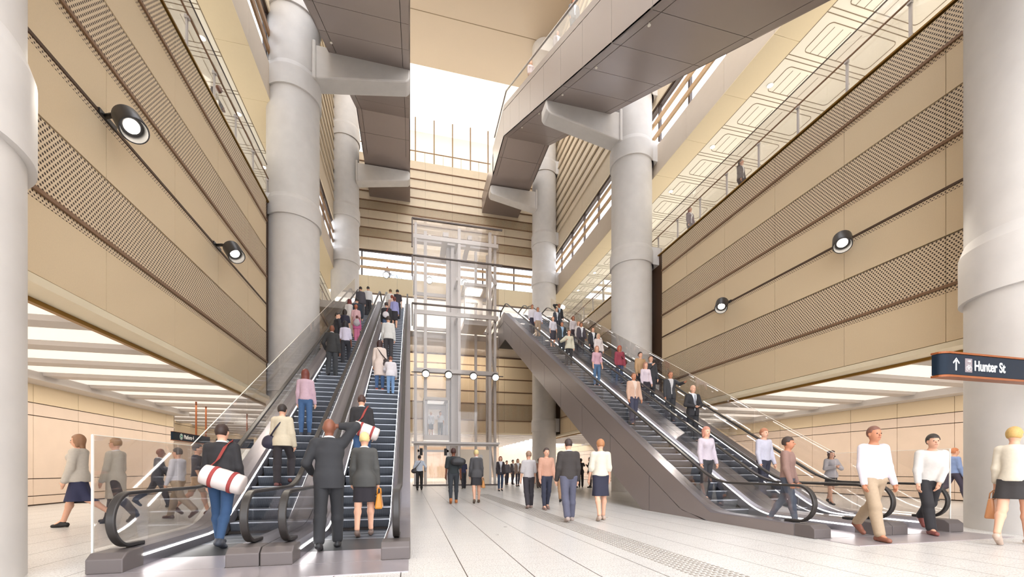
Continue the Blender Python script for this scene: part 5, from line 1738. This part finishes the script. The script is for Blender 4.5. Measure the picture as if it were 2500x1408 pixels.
# --- riders on the descending escalator beside the lift
person(7.24, 24.49, 9.40, 180, 1.78, 'm', 't', (110,60,50), 'short', (228,218,222), 'shirt', 1.0, (70,66,84), 'trousers', lod=2, label='man in a white shirt at the head of the descending escalator')
person(7.38, 23.80, 9.00, 180, 1.78, 'm', 't', (110,80,64), 'crop', (214,206,220), 'shirt', 1.0, (184,154,124), 'trousers', lod=2, label='man in a pale shirt and tan trousers, top of the descending escalator')
p = person(7.60, 21.72, 7.80, 175, 1.66, 'f', 'l', (176,120,84), 'bun', (220,214,222), 'blouse', 0.6, (70,64,76), 'skirt', 0.5, lod=2, label='woman in a white blouse and grey skirt riding down')
person(7.60, 20.33, 7.00, 180, 1.74, 'm', 't', (70,56,50), 'short', (60,62,66), 'jacket', 1.0, (56,56,62), 'trousers', under=(150,180,210), lod=2, label='man in a dark jacket over a blue shirt riding down')
person(7.31, 18.60, 6.00, 185, 1.72, 'f', 'l', (130,76,54), 'bun', (214,204,176), 'sweater', 1.0, (52,48,50), 'trousers', handR=(0.22,0.15,0.30), lod=1, label='woman in an olive-cream sweater and black trousers riding down')
person(7.60, 16.17, 4.60, 182, 1.70, 'f', 'l', (176,126,100), 'bob', (212,160,172), 'blouse', 0.6, (74,110,150), 'jeans', lod=1, label='woman in a pink blouse and jeans riding down')
person(7.31, 12.71, 2.60, 180, 1.78, 'm', 't', (120,84,64), 'crop', (214,168,140), 'jacket', 1.0, (62,62,84), 'trousers', stride=8, under=(226,200,180), lod=1, label='man in a salmon-beige jacket walking down, ahead of the pink blouse')
person(7.10, 8.89, 0.40, 182, 1.78, 'f', 'l', (190,130,110), 'bob', (206,190,200), 'blouse', 1.0, (60,58,64), 'trousers', shoes=(60,40,36), stride=8, lod=0, label='woman in a pale mauve blouse and dark trousers low on the descending escalator')
# --- riders on the descending escalator nearer the right wall
p = person(8.82, 24.49, 9.40, 180, 1.72, 'm', 'l', (170,110,80), 'short', (70,70,80), 'jacket', 1.0, (60,60,72), 'trousers', lod=2, label='person in a grey jacket high on the far descending escalator')
person(9.35, 25.53, 10.00, 178, 1.82, 'm', 't', (60,50,46), 'short', (50,50,54), 'suit', 1.0, (48,48,52), 'trousers', under=(170,200,226), handR=(0.10,0.08,0.74), lod=1, label='man in a black suit raising a hand to his brow at the top')
person(9.06, 22.41, 8.20, 180, 1.70, 'f', 't', (120,60,50), 'bob', (220,206,206), 'blouse', 1.0, (70,58,66), 'trousers', lod=2, label='woman in an off-white blouse behind the man raising his hand')
p = person(8.82, 20.68, 7.20, 182, 1.72, 'm', 't', (90,60,50), 'short', (80,72,80), 'jacket', 1.0, (60,56,62), 'trousers', lod=2, label='person in a plum-grey jacket following the off-white blouse')
person(8.82, 21.02, 7.40, 180, 1.70, 'f', 'l', (190,140,110), 'bob', (226,212,204), 'coat', 1.0, (70,62,72), 'trousers', lod=2, label='person in a pale coat between the two dark jackets riding down')
person(9.01, 19.64, 6.60, 180, 1.74, 'm', 'l', (120,80,56), 'short', (56,54,58), 'suit', 1.0, (50,48,54), 'trousers', lod=2, label='man in a black suit near the pale-haired rider in white')
person(8.82, 18.60, 6.00, 180, 1.68, 'f', 'l', (216,190,160), 'bob', (236,220,214), 'sweater', 1.0, (90,80,90), 'trousers', lod=1, label='fair-haired rider in a fluffy white sweater going down')
p = person(8.83, 16.52, 4.80, 185, 1.70, 'f', 't', (190,80,60), 'bob', (168,58,76), 'sweater', 1.0, (70,84,120), 'jeans', lod=1, label='woman with red hair and a crimson top going down')
shoulder_bag(p, (-0.20,0.02,0.10), (90,50,44), 'brown shoulder bag of the woman in the crimson top')
person(9.21, 15.48, 4.20, 175, 1.76, 'm', 'l', (60,44,40), 'short', (206,160,110), 'sweater', 1.0, (52,50,56), 'trousers', lod=1, label='man in a mustard-beige sweater going down on the far escalator')
person(8.82, 14.44, 3.60, 182, 1.66, 'f', 'l', (170,120,100), 'bob', (226,206,214), 'blouse', 1.0, (60,54,62), 'trousers', lod=1, label='woman in a pale pink blouse just below the mustard-beige sweater')
person(9.26, 14.79, 3.80, 188, 1.82, 'm', 'l', (120,84,66), 'crop', (56,56,62), 'coat', 1.0, (50,50,58), 'trousers', under=(200,190,190), handR=(0.04,0.16,0.40), lod=1, label='man in a long dark coat with folded arm on the far escalator')
person(8.95, 13.05, 2.80, 190, 1.80, 'm', 't', (110,76,60), 'crop', (62,62,66), 'suit', 1.0, (56,56,62), 'trousers', under=(214,208,206), armL=(60,10,30,0), lod=1, label='man in a charcoal suit with one forearm out, below the long dark coat')
person(8.82, 11.67, 2.00, 185, 1.84, 'm', 'l', (200,170,140), 'bald', (46,44,48), 'suit', 1.0, (42,42,46), 'trousers', under=(220,224,230), tie=(150,150,160), handL=(-0.05,0.20,0.14), handR=(0.06,0.20,0.14), lod=0, label='bald man in a black suit and pale tie, hands clasped, riding down')
person(8.82, 8.89, 0.40, 178, 1.78, 'm', 'l', (180,120,90), 'short', (204,200,216), 'shirt', 1.0, (52,52,72), 'trousers', stride=8, lod=0, label='man in a pale blue-grey shirt near the foot of the far escalator')
person(7.35, 6.83, 0.012, 150, 1.78, 'm', 't', (60,46,40), 'short', (160,120,108), 'shirt', 1.0, (76,84,100), 'jeans', shoes=(120,60,56), stride=14, lod=0, label='man in a dusky brown shirt stepping off behind the curved handrail')
# --- right side: walking in front of the escalators and in the concourse
person(7.42, 5.28, 0.012, 195, 1.86, 'm', 't', (120,80,66), 'crop', (222,214,224), 'shirt', 1.0, (186,158,126), 'trousers', shoes=(150,84,60), stride=20, lod=0, label='man in a white shirt and tan trousers walking off the escalator')
person(9.12, 5.55, 0.012, 215, 1.80, 'm', 'l', (60,52,46), 'short', (228,222,216), 'shirt', 0.9, (50,48,52), 'trousers', shoes=(150,70,60), stride=24, lean=8, handL=(-0.05,0.18,-0.02), lod=0, label='man in a white shirt and black trousers leaning forward as he walks off')
person(13.51, 10.91, 0.0, 200, 1.73, 'f', 'l', (70,40,34), 'curly', (186,184,192), 'sweater', 1.0, (46,44,48), 'skirt', 0.62, stride=14, handL=(-0.06,0.28,0.26), handR=(0.05,0.26,0.28), lod=1, label='curly-haired woman in a grey sweater looking at the phone in her hands')
person(18.56, 10.57, 0.0, 120, 1.92, 'm', 'l', (190,120,80), 'short', (130,156,210), 'shirt', 1.0, (70,62,84), 'trousers', stride=22, lod=1, label='person in a blue shirt beside the right-hand concrete column')
p = person(9.0, 4.4, 0.0, 75, 1.76, 'f', 'l', (196,160,96), 'short', (232,220,196), 'blouse', 0.9, (60,54,54), 'skirt', 0.7, shoes=(210,180,160), stride=16, lod=0, label='woman in a cream blouse with tan hair, cut off by the right edge')
handbag(p, 'L', (186,128,84), 'tan bag carried by the woman at the right edge of the photo', w=0.42, hgt=0.32)
# --- on the galleries
person(-6.50, 15.72, 12.2, 80, 1.75, 'm', 'd', (80,50,40), 'bald', (56,54,58), 'suit', 1.0, (50,50,54), 'trousers', under=(190,214,230), handL=(0.0,0.42,0.16), handR=(0.16,0.42,0.16), lean=27, lod=1, label='bald man in a dark suit leaning on the left gallery handrail')
person(13.30, 14.57, 12.2, 160, 1.75, 'm', 'l', (70,56,50), 'short', (70,64,70), 'jacket', 1.0, (90,80,84), 'trousers', stride=16, lod=1, label='person in dark clothes walking along the right gallery, nearer one')
person(13.30, 17.81, 12.2, 170, 1.75, 'f', 'l', (150,90,70), 'bob', (120,96,110), 'jacket', 1.0, (90,76,90), 'trousers', stride=14, lod=2, label='person in a mauve jacket on the right gallery, further back')
# --- on the overhead escalator and at street level
person(7.00, 17.22, 20.03, 180, 1.78, 'm', 't', (70,50,44), 'short', (100,96,98), 'suit', 1.0, (80,76,80), 'trousers', lod=1, label='man in a grey suit riding the overhead escalator at the top')
person(7.00, 19.33, 20.83, 180, 1.72, 'f', 't', (70,50,44), 'bob', (150,130,130), 'jacket', 1.0, (110,96,100), 'trousers', lod=2, label='person in a brown-grey jacket before the bright column on the overhead escalator')
person(7.00, 23.97, 23.78, 180, 1.72, 'f', 'l', (200,140,110), 'bob', (226,206,206), 'blouse', 1.0, (200,160,140), 'trousers', lod=2, label='person in a pale top lower along the overhead escalator handrail')
person(-2.05, 40.2, 18.1, 170, 1.75, 'm', 't', (40,34,32), 'short', (226,220,218), 'tee', 0.5, (60,60,70), 'shorts', lod=2, label='cyclist in a white tee shirt behind the high window')
person(-4.75, 39.9, 18.1, 90, 1.75, 'm', 't', (50,44,44), 'short', (80,72,76), 'jacket', 1.0, (70,66,72), 'trousers', lod=2, label='person in a dark jacket behind the high window by the left column')

# phone in the curly-haired woman's hands, bicycle behind the high window
def bicycle(x, y, z):
    b = empty('bicycle', (x, y, z), 'blue bicycle seen through the high window above the escalators', 'bicycle')
    blue = plain('blue_bike_frame', (60, 130, 170), 0.35, metal=0.2)
    for dx in (-0.52, 0.52):
        pts = [(x + dx + 0.33 * math.cos(2*PI*k/28), y, z + 0.34 + 0.33 * math.sin(2*PI*k/28)) for k in range(29)]
        w_ = MB().tube(pts, 0.022, 8, cap=False).build('wheel', M['rubber'], b, smooth=True)
        sp_ = MB()
        for k in range(10):
            a = 2*PI*k/10; sp_.tube([(x + dx, y, z + .34), (x + dx + .32 * math.cos(a), y, z + .34 + .32 * math.sin(a))], 0.003, 4)
        sp_.build('spokes', M['steel'], b)
    P_ = lambda a, c: (x + a, y, z + c)
    f = MB()
    for q, r in ((P_(-.52, .34), P_(-.08, .30)), (P_(-.08, .30), P_(-.20, .82)), (P_(-.52, .34), P_(-.18, .74)), (P_(-.18, .76), P_(.34, .80)), (P_(-.08, .30), P_(.36, .74)), (P_(.33, .88), P_(.52, .34))):
        f.tube([q, r], 0.022, 8)
    f.build('frame', blue, b, smooth=True)
    MB().tube([P_(-.32, .86), P_(-.08, .88)], 0.045, 8).build('saddle', M['rubber'], b, smooth=True)
    MB().tube([(x + .33, y - .26, z + .98), (x + .36, y, z + .92), (x + .33, y + .26, z + .98)], 0.018, 8).build('handlebar', M['steel_dark'], b, smooth=True)
bicycle(-1.55, 39.6, 18.1)
